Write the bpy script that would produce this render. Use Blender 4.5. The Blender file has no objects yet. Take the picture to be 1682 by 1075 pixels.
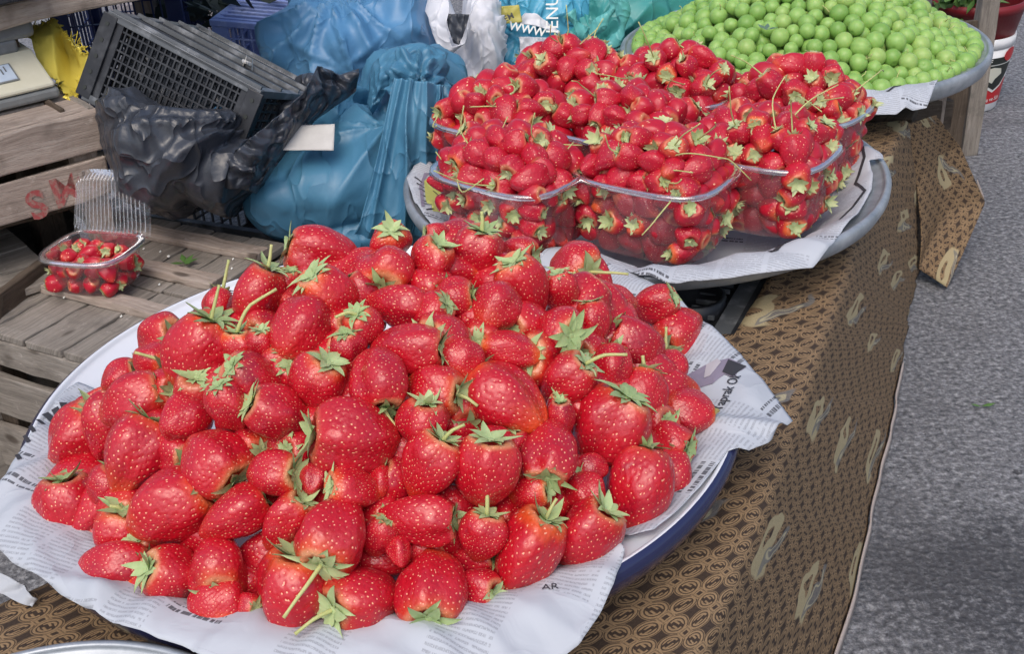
import bpy, bmesh, math, random
import numpy as np
from mathutils import Vector, Matrix, Quaternion
R = math.radians
random.seed(7); rng = np.random.default_rng(7)
scene = bpy.context.scene
col = scene.collection
# ------------------------------------------------------------------ camera
F, TH, ROLL, CH, PW, PH = 1900.0, R(29.0), R(3.7), 0.872, 1682, 1075
cam = bpy.data.cameras.new('camera'); camo = bpy.data.objects.new('camera', cam); col.objects.link(camo)
camo.location = (0, 0, CH); camo.rotation_euler = (Matrix.Rotation(R(90) - TH, 3, 'X') @ Matrix.Rotation(-ROLL, 3, 'Z')).to_euler()
cam.sensor_width = 36; cam.lens = F / PW * 36; cam.clip_start = 0.02; cam.clip_end = 400
scene.camera = camo
# ------------------------------------------------------------------ world, sun, exposure
SUN_EL, SUN_AZ = R(56), R(-165)          # azimuth measured from +Y towards +X
w = bpy.data.worlds.new('World'); scene.world = w; w.use_nodes = True
wn = w.node_tree; bg = wn.nodes['Background']
sky = wn.nodes.new('ShaderNodeTexSky'); sky.sky_type = 'NISHITA'; sky.sun_disc = False
sky.sun_elevation = SUN_EL; sky.sun_rotation = SUN_AZ; sky.air_density = 1.0; sky.dust_density = 4.0; sky.ozone_density = 1.0
wn.links.new(sky.outputs[0], bg.inputs[0]); bg.inputs[1].default_value = 0.15
sd = bpy.data.lights.new('sun', 'SUN'); sd.energy = 0.85; sd.angle = R(50); sd.color = (1, 0.965, 0.92)
so = bpy.data.objects.new('sun', sd); col.objects.link(so)
sv = Vector((math.sin(SUN_AZ) * math.cos(SUN_EL), math.cos(SUN_AZ) * math.cos(SUN_EL), math.sin(SUN_EL)))
so.rotation_euler = sv.to_track_quat('Z', 'Y').to_euler(); so.location = (0, 0, 5)
scene.view_settings.view_transform = 'Standard'; scene.view_settings.look = 'None'
scene.view_settings.exposure = 0.27; scene.view_settings.gamma = 1
scene.render.engine = 'CYCLES'
try:
    scene.cycles.transparent_max_bounces = 40; scene.cycles.max_bounces = 8
except Exception: pass
# ------------------------------------------------------------------ pixel helpers (photo pixels -> world)
CAM = np.array([0, 0, CH]); FW = np.array([0, math.cos(TH), -math.sin(TH)]); UP = np.array([0, math.sin(TH), math.cos(TH)]); RT = np.array([1.0, 0, 0])
RT, UP = RT * math.cos(ROLL) - UP * math.sin(ROLL), RT * math.sin(ROLL) + UP * math.cos(ROLL)
def ray(u, v): return FW + RT * (u - 841) / F - UP * (v - 537.5) / F
def P(u, v, y=None, z=None):
    d = ray(u, v); t = (z - CH) / d[2] if y is None else y / d[1]
    return CAM + d * t
def depth(p): return float(np.dot(np.asarray(p) - CAM, FW))
def proj(p):
    q = np.asarray(p) - CAM; d = q @ FW
    return 841 + F * (q @ RT) / d, 537.5 - F * (q @ UP) / d, d
# ------------------------------------------------------------------ numpy noise
def _h(i, j, k, s):
    n = (i * 374761393 + j * 668265263 + k * 2147483647 + s * 974634777) & 0xffffffff
    n = ((n ^ (n >> 13)) * 1274126177) & 0xffffffff
    return ((n ^ (n >> 16)) & 0xffff) / 32767.5 - 1
def vnoise(p, s=0):
    p = np.asarray(p, float); i = np.floor(p).astype(np.int64); f = p - i; f = f * f * f * (f * (f * 6 - 15) + 10)
    r = 0
    for a in (0, 1):
        for b in (0, 1):
            for c in (0, 1):
                wt = (f[..., 0] if a else 1 - f[..., 0]) * (f[..., 1] if b else 1 - f[..., 1]) * (f[..., 2] if c else 1 - f[..., 2])
                r = r + wt * _h(i[..., 0] + a, i[..., 1] + b, i[..., 2] + c, s)
    return r
def fbm(p, o=3, s=0):
    r = 0; a = 1
    for k in range(o): r = r + a * vnoise(p * 2 ** k + 7.3 * k, s + k); a *= .5
    return r
def creases(p, n=5, s=0, sharp=1.0):
    """crumpled film: folded planes along random directions, warped"""
    rg = np.random.default_rng(100 + s); r = 0
    wp = p + .35 * np.stack([vnoise(p * 1.1, s + 1), vnoise(p * 1.1, s + 2), vnoise(p * 1.1, s + 3)], -1)
    for k in range(n):
        d = rg.normal(size=3); d /= np.linalg.norm(d); fr = rg.uniform(.7, 2.6)
        q = (wp @ d) * fr + rg.uniform(0, 9) + .5 * vnoise(p * 1.7, s + 9 + k)
        t = np.abs((q % 1) * 2 - 1)
        m = np.clip(.5 + 1.2 * vnoise(p * .9 + k * 3.1, s + 30 + k), 0, 1)
        r = r + (t ** sharp - .5) * m / fr
    return r
# ------------------------------------------------------------------ tagging / mesh helpers
def tag(o, label=None, cat=None, group=None, kind=None):
    if label: o['label'] = label
    if cat: o['category'] = cat
    if group: o['group'] = group
    if kind: o['kind'] = kind
    return o
def empty(name, loc=(0, 0, 0)):
    o = bpy.data.objects.new(name, None); col.objects.link(o); o.location = loc; o.empty_display_size = .02; return o
def mesh(name, V, Fc, smooth=True, attrs=None, mats=None, mi=None):
    me = bpy.data.meshes.new(name); me.from_pydata(np.asarray(V, float).tolist(), [], [list(map(int, f)) for f in Fc])
    for a, x in (attrs or {}).items():
        x = np.asarray(x, np.float32)
        if x.ndim == 1: at = me.attributes.new(a, 'FLOAT', 'POINT'); at.data.foreach_set('value', x)
        else:
            if x.shape[1] == 2: x = np.c_[x, np.zeros(len(x))].astype(np.float32)
            at = me.attributes.new(a, 'FLOAT_VECTOR', 'POINT'); at.data.foreach_set('vector', x.ravel())
    for m in (mats or []): me.materials.append(m)
    if mi is not None: me.polygons.foreach_set('material_index', np.asarray(mi, np.int32))
    if smooth: me.polygons.foreach_set('use_smooth', [True] * len(me.polygons))
    me.update(); return me
def link(name, me, parent=None, loc=None):
    """link object; vertices are world coordinates, so a parented part is offset by its parent's location"""
    o = bpy.data.objects.new(name, me); col.objects.link(o)
    if parent is not None:
        o.parent = parent
        o.matrix_parent_inverse = Matrix.Translation(-parent.location) if parent.parent is None and parent.type == 'EMPTY' else Matrix.Identity(4)
    if loc is not None: o.location = loc
    return o
def solid(o, t, off=-1, bev=0):
    m = o.modifiers.new('thick', 'SOLIDIFY'); m.thickness = t; m.offset = off
    if bev: b = o.modifiers.new('bev', 'BEVEL'); b.width = bev; b.segments = 2
    return o
def bevel(o, wd, seg=2):
    b = o.modifiers.new('bev', 'BEVEL'); b.width = wd; b.segments = seg; b.limit_method = 'ANGLE'; b.angle_limit = R(40); return o
def gridf(n, m, cu=False):
    f = []
    for i in range(n - (0 if cu else 1)):
        for j in range(m - 1):
            a = i * m + j; b = ((i + 1) % n) * m + j; f.append((a, b, b + 1, a + 1))
    return f
class MB:
    def __init__(s): s.V = []; s.F = []; s.A = []
    def add(s, V, Fc, A=None):
        k = len(s.V); s.V += [tuple(v) for v in V]; s.F += [tuple(i + k for i in f) for f in Fc]
        s.A += [tuple(a) for a in (A if A is not None else V)]
    def box(s, c, ax, ay, az, sx, sy, sz, n=1, jit=0, taper=None):
        c, ax, ay, az = [np.asarray(q, float) for q in (c, ax, ay, az)]; V = []; A = []; sd_ = rng.uniform(0, 50, 2)
        for i in range(n + 1):
            t = (i / n - .5) * sx
            for (a, b) in ((-.5, -.5), (.5, -.5), (.5, .5), (-.5, .5)):
                j = rng.normal(size=3) * jit
                V.append(c + ax * t + ay * a * sy + az * b * sz + j); A.append((t + sd_[0], a * sy + b * sz * .7 + sd_[1], 0))
        Fc = [(3, 2, 1, 0), tuple(n * 4 + q for q in range(4))]
        for i in range(n):
            for q in range(4):
                a = i * 4 + q; b = i * 4 + (q + 1) % 4; Fc.append((a, b, b + 4, a + 4))
        s.add(V, Fc, A)
    def tube(s, pts, rad, k=8, caps=True):
        pts = [np.asarray(p, float) for p in pts]; n = len(pts); V = []
        rad = [rad] * n if np.isscalar(rad) else rad
        u = None
        for i, p in enumerate(pts):
            t = pts[min(i + 1, n - 1)] - pts[max(i - 1, 0)]; t = t / (np.linalg.norm(t) + 1e-9)
            if u is None: u = np.cross(t, (0.3, .2, 1.0)); 
            u = u - t * (u @ t); u /= np.linalg.norm(u) + 1e-9; v = np.cross(t, u)
            for j in range(k):
                a = 2 * math.pi * j / k; V.append(p + rad[i] * (u * math.cos(a) + v * math.sin(a)))
        Fc = []
        for i in range(n - 1):
            for j in range(k): Fc.append((i * k + j, i * k + (j + 1) % k, (i + 1) * k + (j + 1) % k, (i + 1) * k + j))
        if caps: Fc += [tuple(range(k))[::-1], tuple((n - 1) * k + j for j in range(k))]
        s.add(V, Fc)
    def build(s, name, mat, parent=None, smooth=False, bev=0):
        o = link(name, mesh(name, s.V, s.F, smooth, {'wuv': np.array(s.A)}, [mat] if mat else None), parent)
        if bev: bevel(o, bev)
        return o
# ------------------------------------------------------------------ material helpers
class NT:
    def __init__(s, name, base=(.5, .5, .5), rough=.5, spec=.5, **kw):
        s.mat = bpy.data.materials.new(name); s.mat.use_nodes = True; s.t = s.mat.node_tree
        s.b = s.t.nodes['Principled BSDF']; s.out = s.t.nodes['Material Output']
        s.set('Base Color', base); s.set('Roughness', rough); s.set('Specular IOR Level', spec)
        for k, v in kw.items(): s.set(k.replace('_', ' '), v)
    def con(s, v, sock):
        if isinstance(v, bpy.types.NodeSocket): s.t.links.new(v, sock)
        else:
            if hasattr(v, '__len__') and len(v) == 3 and sock.type == 'RGBA': v = (*v, 1)
            sock.default_value = v
    def set(s, k, v): s.con(v, s.b.inputs[k])
    def n(s, ty, props=None, **ins):
        nd = s.t.nodes.new('ShaderNode' + ty)
        for k, v in (props or {}).items(): setattr(nd, k, v)
        for k, v in ins.items():
            k = int(k[1:]) if k[0] == '_' and k[1:].isdigit() else k.replace('_', ' ')
            s.con(v, nd.inputs[k])
        return nd
    def m(s, op, a, b=0.0, c=0.0, clamp=False):
        nd = s.n('Math', {'operation': op, 'use_clamp': clamp}); s.con(a, nd.inputs[0]); s.con(b, nd.inputs[1]); s.con(c, nd.inputs[2]); return nd.outputs[0]
    def vm(s, op, a, b=(0, 0, 0)):
        nd = s.n('VectorMath', {'operation': op}); s.con(a, nd.inputs[0])
        if op == 'SCALE': s.con(b, nd.inputs['Scale'])
        else: s.con(b, nd.inputs[1])
        return nd.outputs['Value'] if op in ('LENGTH', 'DISTANCE', 'DOT_PRODUCT') else nd.outputs[0]
    def mix(s, f, a, b):
        nd = s.n('Mix', {'data_type': 'RGBA'}); s.con(f, nd.inputs[0]); s.con(a, nd.inputs[6]); s.con(b, nd.inputs[7]); return nd.outputs[2]
    def ramp(s, f, *st):
        nd = s.n('ValToRGB'); s.con(f, nd.inputs[0]); e = nd.color_ramp.elements
        while len(e) < len(st): e.new(.5)
        for q, (p, c) in zip(e, st): q.position = p; q.color = (*c, 1) if hasattr(c, '__len__') else (c, c, c, 1)
        return nd.outputs[0]
    def step(s, x, a, b):
        return s.n('MapRange', {'interpolation_type': 'SMOOTHSTEP'}, _0=x, _1=a, _2=b).outputs[0]
    def noise(s, v, sc, det=3, ro=.5, dist=0):
        nd = s.n('TexNoise', None, Scale=sc, Detail=det, Roughness=ro, Distortion=dist); s.con(v, nd.inputs['Vector']); return nd.outputs[0]
    def vor(s, v, sc, feat='F1', rnd=1.0):
        nd = s.n('TexVoronoi', {'feature': feat}, Scale=sc, Randomness=rnd); s.con(v, nd.inputs['Vector']); return nd
    def attr(s, nm): return s.n('Attribute', {'attribute_name': nm})
    def obj(s): return s.n('TexCoord').outputs['Object']
    def geo(s): return s.n('NewGeometry').outputs['Position']
    def bump(s, h, st, dist, norm=None):
        nd = s.n('Bump', None, Strength=st, Distance=dist, Height=h)
        if norm is not None: s.con(norm, nd.inputs['Normal'])
        s.con(nd.outputs[0], s.b.inputs['Normal']); return nd.outputs[0]
    def sep(s, v): return s.n('SeparateXYZ', None, Vector=v).outputs
    def comb(s, x, y, z=0.0): return s.n('CombineXYZ', None, X=x, Y=y, Z=z).outputs[0]
# --- wood
def wood(name, c1, c2, c3, sc=1.0):
    m = NT(name, rough=.8, spec=.25); a = m.attr('wuv').outputs['Vector']
    st = m.n('Mapping', None, Vector=a, Scale=(6 * sc, 110 * sc, 1)).outputs[0]
    g = m.noise(st, 1, 8, .75, 1.1); big = m.noise(m.geo(), 14, 4, .6); spot = m.noise(m.geo(), 60, 4, .7)
    c = m.ramp(g, (.25, c1), (.5, c2), (.75, c3))
    c = m.mix(m.m('MULTIPLY', m.step(big, .5, .72), .55), c, (c1[0] * .5, c1[1] * .5, c1[2] * .5))
    c = m.mix(m.m('MULTIPLY', m.step(spot, .6, .75), .45), c, (c3[0] * 1.3, c3[1] * 1.3, c3[2] * 1.3))
    kn = m.vor(m.n('Mapping', None, Vector=a, Scale=(9, 26, 1)).outputs[0], 1); c = m.mix(m.m('MULTIPLY', m.step(kn.outputs['Distance'], .16, .08), .75), c, (.05, .035, .025))
    fine = m.noise(m.n('Mapping', None, Vector=a, Scale=(30, 900, 1)).outputs[0], 1, 3, .7); c = m.mix(m.m('MULTIPLY', m.step(fine, .56, .70), .5), c, (c1[0] * .55, c1[1] * .52, c1[2] * .5))
    m.set('Base Color', c); m.bump(m.m('ADD', m.m('ADD', g, m.m('MULTIPLY', spot, .6)), m.m('MULTIPLY', fine, .6)), .9, .0018); return m.mat
M_wood = wood('weathered_wood', (.12, .105, .09), (.26, .232, .20), (.42, .385, .345))
M_wood2 = wood('pinkish_wood', (.18, .14, .11), (.38, .31, .26), (.54, .47, .41))
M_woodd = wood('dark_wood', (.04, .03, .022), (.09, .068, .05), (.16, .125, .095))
# --- strawberry
def berry_mat(name, red, dark, orange, seedc, coat):
    m = NT(name, rough=.46, spec=.35); oi = m.n('ObjectInfo'); oc = m.sep(oi.outputs['Color'])
    ax = m.attr('ax').outputs['Fac']; seed = m.attr('seed').outputs['Fac']
    crd = m.n('TexCoord').outputs['Object']
    nz = m.noise(m.vm('ADD', crd, m.comb(m.m('MULTIPLY', oi.outputs['Random'], 40), 0, 0)), 1.3, 3)
    tip = m.m('MAXIMUM', m.step(ax, .42, -.05), m.step(ax, .78, 1.02))
    f = m.m('MULTIPLY', oc[0], m.step(m.m('ADD', m.m('MULTIPLY', tip, .55), m.m('MULTIPLY', nz, .9)), .48, .98), clamp=True)
    c = m.mix(m.m('MULTIPLY', oc[1], m.step(nz, .35, .7)), red, dark)
    c = m.mix(f, c, orange)
    c = m.mix(m.m('MULTIPLY', m.step(ax, .94, 1.0), m.m('MULTIPLY_ADD', oi.outputs['Random'], .8, .1)), c, (.66, .34, .16))
    c = m.mix(m.m('MULTIPLY', m.step(m.noise(m.vm('ADD', crd, m.comb(0, m.m('MULTIPLY', oi.outputs['Random'], 70), 0)), 2.2, 4, .6), .60, .74), .45), c, (.22, .004, .02))
    sc = m.mix(oc[2], seedc, (.90, .55, .24))
    c = m.mix(m.step(seed, .40, .72), c, sc)
    m.set('Base Color', c); m.set('Coat Weight', coat); m.set('Coat Roughness', .10); m.set('Subsurface Weight', .06)
    m.b.inputs['Subsurface Radius'].default_value = (.6, .12, .08); m.set('Subsurface Scale', .004)
    m.bump(m.noise(crd, 9, 2), .12, .02)
    return m.mat
M_berry = berry_mat('strawberry_flesh', (.52, .005, .017), (.30, .003, .022), (.70, .085, .014), (.92, .42, .27), .65)
M_sberry = berry_mat('small_strawberry_flesh', (.50, .008, .028), (.33, .005, .030), (.70, .12, .03), (.88, .45, .32), .35)
def leafm(name, a, b):
    m = NT(name, rough=.5, spec=.4); n = m.noise(m.n('TexCoord').outputs['Object'], 5, 3); oi = m.n('ObjectInfo')
    m.set('Base Color', m.mix(m.m('ADD', m.m('MULTIPLY', n, .7), m.m('MULTIPLY', oi.outputs['Random'], .3)), a, b))
    m.set('Subsurface Weight', .08); m.set('Subsurface Scale', .002); return m.mat
M_calyx = leafm('calyx_green', (.20, .32, .10), (.56, .65, .34))
M_scalyx = leafm('pale_calyx', (.28, .37, .13), (.62, .65, .37))
M_stem = leafm('stem_green', (.36, .42, .14), (.60, .58, .26))
m = NT('plum_skin', rough=.42, spec=.45); crd = m.n('TexCoord').outputs['Object']; oi = m.n('ObjectInfo')
n = m.noise(m.vm('ADD', crd, m.comb(m.m('MULTIPLY', oi.outputs['Random'], 30), 0)), 1.6, 3)
c = m.mix(n, (.17, .36, .065), (.36, .55, .155)); c = m.mix(m.m('MULTIPLY', m.step(oi.outputs['Random'], .6, 1.0), .6), c, (.13, .29, .045)); c = m.mix(m.m('MULTIPLY', m.step(oi.outputs['Random'], .3, .1), .35), c, (.42, .52, .17)); c = m.mix(m.m('MULTIPLY', m.step(m.noise(crd, 5, 4, .7), .66, .76), .35), c, (.25, .24, .09))
m.set('Base Color', c); m.set('Subsurface Weight', .1); m.set('Subsurface Scale', .004); m.set('Coat Weight', .08); m.set('Coat Roughness', .3)
M_plum = m.mat
# --- enamel, metals
m = NT('enamel', (.78, .80, .84), .18, .5, Coat_Weight=.3)
zt = m.attr('rim').outputs['Fac']; nz = m.noise(m.geo(), 40, 4, .7)
c = m.mix(m.step(nz, .66, .72), (.74, .77, .82), (.45, .45, .46)); m.set('Base Color', m.mix(m.step(zt, .45, .55), c, (.020, .024, .078))); M_enamel = m.mat
m = NT('galvanised', (.42, .45, .48), .42, .5, Metallic=.55); nz = m.noise(m.geo(), 22, 5, .7)
m.set('Base Color', m.ramp(nz, (.3, (.26, .29, .32)), (.7, (.50, .53, .56)))); m.set('Roughness', m.m('MULTIPLY_ADD', nz, .4, .25)); M_metal = m.mat
# --- newspaper
def paper_mat():
    m = NT('newsprint', rough=.8, spec=.2); uv = m.attr('nuv').outputs['Vector']; x, y, _ = m.sep(uv)
    cw, ch, lp = .044, .085, .0039
    cx = m.m('DIVIDE', x, cw); fx = m.m('FRACT', cx); ix = m.m('FLOOR', cx)
    cy = m.m('ADD', m.m('DIVIDE', y, ch), m.m('MULTIPLY', ix, .37)); fy = m.m('FRACT', cy); iy = m.m('FLOOR', cy)
    wn_ = m.n('TexWhiteNoise', {'noise_dimensions': '2D'}, Vector=m.comb(ix, iy)).outputs[0]
    col_ok = m.m('MULTIPLY', m.m('GREATER_THAN', fx, .07), m.m('LESS_THAN', fx, .95))
    row = m.m('DIVIDE', y, lp); fr = m.m('FRACT', row); ir = m.m('FLOOR', row)
    ink = m.m('MULTIPLY', m.step(fr, .12, .25), m.step(fr, .72, .58))
    word = m.noise(m.comb(m.m('MULTIPLY', x, 330), m.m('MULTIPLY', ir, 7.31)), 1, 1)
    lett = m.noise(m.comb(m.m('MULTIPLY', x, 1500), m.m('MULTIPLY', y, 900)), 1, 1)
    t = m.m('MULTIPLY', m.m('MULTIPLY', ink, m.step(word, .36, .42)), m.step(lett, .3, .6))
    t = m.m('MULTIPLY', m.m('MULTIPLY', t, col_ok), m.m('MULTIPLY', m.m('LESS_THAN', wn_, .74), m.m('GREATER_THAN', wn_, .10)))
    # head lines: every block's first part in bold
    hb = m.m('MULTIPLY', m.m('GREATER_THAN', fy, .86), m.m('GREATER_THAN', wn_, .55))
    lr = m.m('FRACT', m.m('DIVIDE', y, .0075)); hx = m.noise(m.comb(m.m('MULTIPLY', x, 420), m.m('FLOOR', m.m('DIVIDE', y, .0075))), 1, 2)
    hl = m.m('MULTIPLY', m.m('MULTIPLY', m.step(lr, .15, .25), m.step(lr, .75, .65)), m.step(hx, .44, .5))
    base = m.mix(m.noise(uv, 9, 3), (.42, .45, .50), (.55, .58, .625))
    c = m.mix(m.m('MULTIPLY', t, .42), base, (.10, .10, .12))
    c = m.mix(m.m('MULTIPLY', m.m('MULTIPLY', hb, hl), .85), m.mix(m.m('MULTIPLY', hb, 1.0), c, base), (.05, .05, .06))
    wet = m.attr('wet').outputs['Fac']
    c = m.mix(wet, c, m.mix(m.noise(uv, 30, 3), (.62, .50, .52), (.50, .28, .33)))
    m.set('Base Color', c)
    fold = m.noise(m.geo(), 26, 3, .5, .8)
    w3 = m.vm('ADD', m.geo(), m.vm('SCALE', m.n('TexNoise', None, Vector=m.geo(), Scale=12.0).outputs['Color'], .05)); rd = m.m('POWER', m.m('SUBTRACT', 1, m.m('ABSOLUTE', m.m('MULTIPLY_ADD', m.noise(w3, 14, 1), 2.0, -1.0))), 14.0)
    m.bump(m.m('ADD', fold, m.m('MULTIPLY', rd, .5)), .4, .004); return m.mat
M_paper = paper_mat()
M_ink = NT('black_ink', (.035, .035, .042), .75).mat; M_inky = NT('yellow_ink', (.55, .57, .16), .8).mat
M_inkm = NT('mauve_ink', (.24, .21, .28), .8).mat; M_inkl = NT('pale_ink', (.45, .42, .45), .8).mat
# --- cloth
def cloth_mat():
    m = NT('brown_brocade', rough=.62, spec=.3); uv = m.attr('nuv').outputs['Vector']
    dst = m.vm('SCALE', m.vm('SUBTRACT', m.n('TexNoise', None, Vector=uv, Scale=14.0, Detail=3.0).outputs['Color'], (.5, .5, .5)), .010)
    uv2 = m.vm('ADD', uv, dst)
    p = m.n('Mapping', None, Vector=uv2, Rotation=(0, 0, R(38)), Scale=(1 / .029, 1 / .029, 1)).outputs[0]
    x, y, _ = m.sep(p)
    gx = m.m('ABSOLUTE', m.m('SUBTRACT', m.m('FRACT', x), .5)); gy = m.m('ABSOLUTE', m.m('SUBTRACT', m.m('FRACT', y), .5))
    hx = m.m('SUBTRACT', .5, gx); hy = m.m('SUBTRACT', .5, gy)
    L = lambda a, b: m.m('SQRT', m.m('ADD', m.m('MULTIPLY', a, a), m.m('MULTIPLY', b, b)))
    d1 = L(gx, m.m('MULTIPLY', hy, 1.12)); d2 = L(m.m('MULTIPLY', hx, 1.12), gy); d = m.m('MINIMUM', d1, d2)
    near = m.m('LESS_THAN', d1, d2)
    def line(v, c, wd): return m.step(m.m('ABSOLUTE', m.m('SUBTRACT', v, c)), wd * 1.15, wd * .5)
    r1 = line(d, .30, .042); r2 = line(d, .195, .040)
    def sel(a, b): return m.m('ADD', m.m('MULTIPLY', near, a), m.m('MULTIPLY', m.m('SUBTRACT', 1, near), b))
    fr_ = lambda q, o: m.m('SUBTRACT', m.m('FRACT', m.m('ADD', q, o)), .5)
    A = sel(fr_(x, 0), fr_(y, 0)); B = sel(fr_(y, .5), fr_(x, .5)); s_ = m.m('SIGN', A)
    r2 = m.m('MULTIPLY', r2, m.m('GREATER_THAN', m.m('ABSOLUTE', m.m('SUBTRACT', m.m('MULTIPLY', B, s_), .085)), .045))
    hk = lambda c_, a0, a1: m.m('MULTIPLY', line(B, c_, .034), m.m('MULTIPLY', m.m('GREATER_THAN', A, a0), m.m('LESS_THAN', A, a1)))
    hook = m.m('MAXIMUM', hk(.07, -.17, .05), hk(-.07, -.05, .17))
    sq = line(m.m('MAXIMUM', hx, hy), .10, .032); sq2 = line(m.m('MAXIMUM', hx, hy), .17, .02)
    r3 = m.m('MULTIPLY', line(d, .375, .018), .7)
    pat = m.m('MAXIMUM', m.m('MAXIMUM', m.m('MAXIMUM', r1, r3), r2), m.m('MAXIMUM', hook, m.m('MAXIMUM', sq, sq2)))
    weave = m.noise(m.n('Mapping', None, Vector=uv, Scale=(900, 500, 1)).outputs[0], 1, 2)
    bgc = m.mix(weave, (.030, .021, .016), (.082, .058, .044))
    ln = m.mix(weave, (.17, .108, .060), (.40, .275, .155))
    c = m.mix(pat, bgc, ln)
    # paisley drops scattered on a sparse lattice
    q = m.n('Mapping', None, Vector=uv2, Rotation=(0, 0, R(8)), Scale=(1 / .17, 1 / .20, 1)).outputs[0]
    v = m.vor(q, 1, rnd=.35); loc = m.vm('SUBTRACT', q, v.outputs['Position'])
    wv = m.vm('SCALE', m.vm('SUBTRACT', m.n('TexNoise', None, Vector=q, Scale=5.0, Detail=1.0).outputs['Color'], (.5, .5, .5)), .22)
    lx, ly, _ = m.sep(m.vm('ADD', loc, wv))
    bend = m.m('SUBTRACT', lx, m.m('MULTIPLY', m.m('MULTIPLY', ly, ly), 2.2))
    pd = L(m.m('MULTIPLY', bend, m.m('ADD', 1.7, m.m('MULTIPLY', ly, 3.0))), ly)
    drop = m.step(pd, .215, .19); dot = m.step(pd, .085, .065); rng_ = m.m('MULTIPLY', drop, m.m('SUBTRACT', 1, dot))
    c = m.mix(rng_, c, m.mix(weave, (.28, .23, .125), (.48, .41, .26)))
    lf = L(m.m('MULTIPLY', m.m('SUBTRACT', m.m('SUBTRACT', lx, .20), m.m('MULTIPLY', ly, .7)), 3.4), ly)
    c = m.mix(m.m('MULTIPLY', m.step(lf, .2, .17), .8), c, m.mix(weave, (.10, .10, .10), (.22, .22, .21)))
    vein = m.m('MULTIPLY', line(lf, .11, .02), .8); c = m.mix(vein, c, (.45, .40, .26))
    m.set('Base Color', c); m.set('Specular IOR Level', .15); m.bump(m.m('ADD', m.m('MULTIPLY', weave, .5), pat), .45, .0008); return m.mat
M_cloth = cloth_mat()
m = NT('hem_tape', (.42, .36, .33), .85); wv = m.noise(m.geo(), 400, 2); m.set('Base Color', m.mix(wv, (.30, .24, .21), (.55, .48, .44))); m.bump(wv, .5, .001); M_hem = m.mat
# --- asphalt
m = NT('asphalt', rough=.85, spec=.3); g = m.geo()
n1 = m.noise(g, 110, 7, .8); v1 = m.vor(g, 150); n2 = m.noise(g, 3.2, 5, .6); n3 = m.noise(g, 22, 4, .65)
c = m.ramp(n1, (.34, (.05, .052, .058)), (.5, (.19, .193, .207)), (.66, (.46, .465, .48)))
c = m.mix(m.m('MULTIPLY', m.step(v1.outputs['Distance'], .28, .1), m.step(m.noise(g, 90, 2), .55, .66)), c, (.40, .41, .43))
c = m.mix(m.m('MULTIPLY', m.step(n3, .6, .74), .6), c, (.075, .075, .082))
c = m.mix(m.m('MULTIPLY', m.step(n2, .54, .66), .5), c, (.10, .10, .108))
c = m.mix(m.m('MULTIPLY', m.step(m.noise(g, 34, 3, .6), .68, .72), .8), c, (.04, .04, .045)); c = m.mix(m.m('MULTIPLY', m.step(m.noise(m.vm('ADD', g, (5.1, 3.3, 0)), 60, 3, .6), .70, .73), .7), c, (.50, .49, .47))
st = m.noise(g, 9, 5, .7); px_, py_, _ = m.sep(g)
wd_ = m.vm('DISTANCE', g, (.50, .915, 0.0)); damp = m.m('MULTIPLY', m.step(m.m('ADD', wd_, m.m('MULTIPLY', m.m('SUBTRACT', st, .5), .30)), .21, .06), m.m('MULTIPLY_ADD', m.step(n1, .62, .45), .5, .5))
c = m.mix(m.m('MULTIPLY', damp, .75), c, (.05, .05, .056))
m.set('Base Color', c); m.set('Roughness', m.m('MULTIPLY_ADD', damp, -.35, .88))
m.bump(m.m('ADD', m.m('MULTIPLY', v1.outputs['Distance'], .9), m.m('ADD', n1, m.m('MULTIPLY', n3, .8))), .9, .004); M_asph = m.mat
# --- plastics
def film(name, c1, c2, rough=.32, bs=.5, sc=24, trans=0.0, fine=True, spec=.5):
    m = NT(name, rough=rough, spec=spec); g = m.geo(); w_ = m.vm('ADD', g, m.vm('SCALE', m.n('TexNoise', None, Vector=g, Scale=9.0, Detail=2.0).outputs['Color'], .07))
    def ridge(v, s_): return m.m('POWER', m.m('SUBTRACT', 1, m.m('ABSOLUTE', m.m('MULTIPLY_ADD', m.noise(v, s_, 2, .5), 2.0, -1.0))), 16.0)
    st = m.n('Mapping', None, Vector=w_, Rotation=(.4, .9, .5), Scale=(1, .28, .45)).outputs[0]
    a = ridge(st, sc * 1.3); b = ridge(w_, sc * .55); f = m.noise(w_, sc * 4, 4, .6)
    m.set('Base Color', m.mix(m.noise(g, 7, 3), c1, c2))
    m.bump(m.m('ADD', m.m('ADD', m.m('MULTIPLY', a, .9), b), m.m('MULTIPLY', f, .2)), bs, .008)
    return m.mat
M_fblue = film('blue_film', (.040, .15, .265), (.09, .26, .39), .42, .38, 16)
M_fblue2 = film('bright_blue_film', (.055, .18, .36), (.12, .30, .50), .42, .35, 16)
M_fblack = film('black_film', (.026, .030, .040), (.058, .066, .082), .29, .55, 18)
M_fwhite = film('white_film', (.60, .62, .67), (.72, .73, .77), .42, .35, 16)
M_fteal = film('teal_film', (.035, .24, .235), (.07, .33, .31), .4, .35, 14)
M_fcyan = film('cyan_film', (.05, .30, .46), (.10, .40, .56), .35, .5, 22)
def plas(name, c, c2=None, rough=.45, dusty=.3):
    m = NT(name, c, rough, .5); n = m.noise(m.geo(), 35, 4, .65)
    m.set('Base Color', m.mix(m.m('MULTIPLY', m.step(n, .45, .75), dusty), c, c2 or tuple(min(1, q * 1.5 + .10) for q in c)))
    m.set('Roughness', m.m('MULTIPLY_ADD', n, .35, rough - .15)); return m.mat
M_pblack = plas('black_crate_plastic', (.016, .018, .023), (.11, .12, .135), .42, .4)
M_pblackl = plas('worn_crate_edge', (.09, .10, .11), (.34, .36, .39), .4, .7)
M_pnavy = plas('navy_plastic', (.012, .022, .09), (.06, .09, .2))
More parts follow.
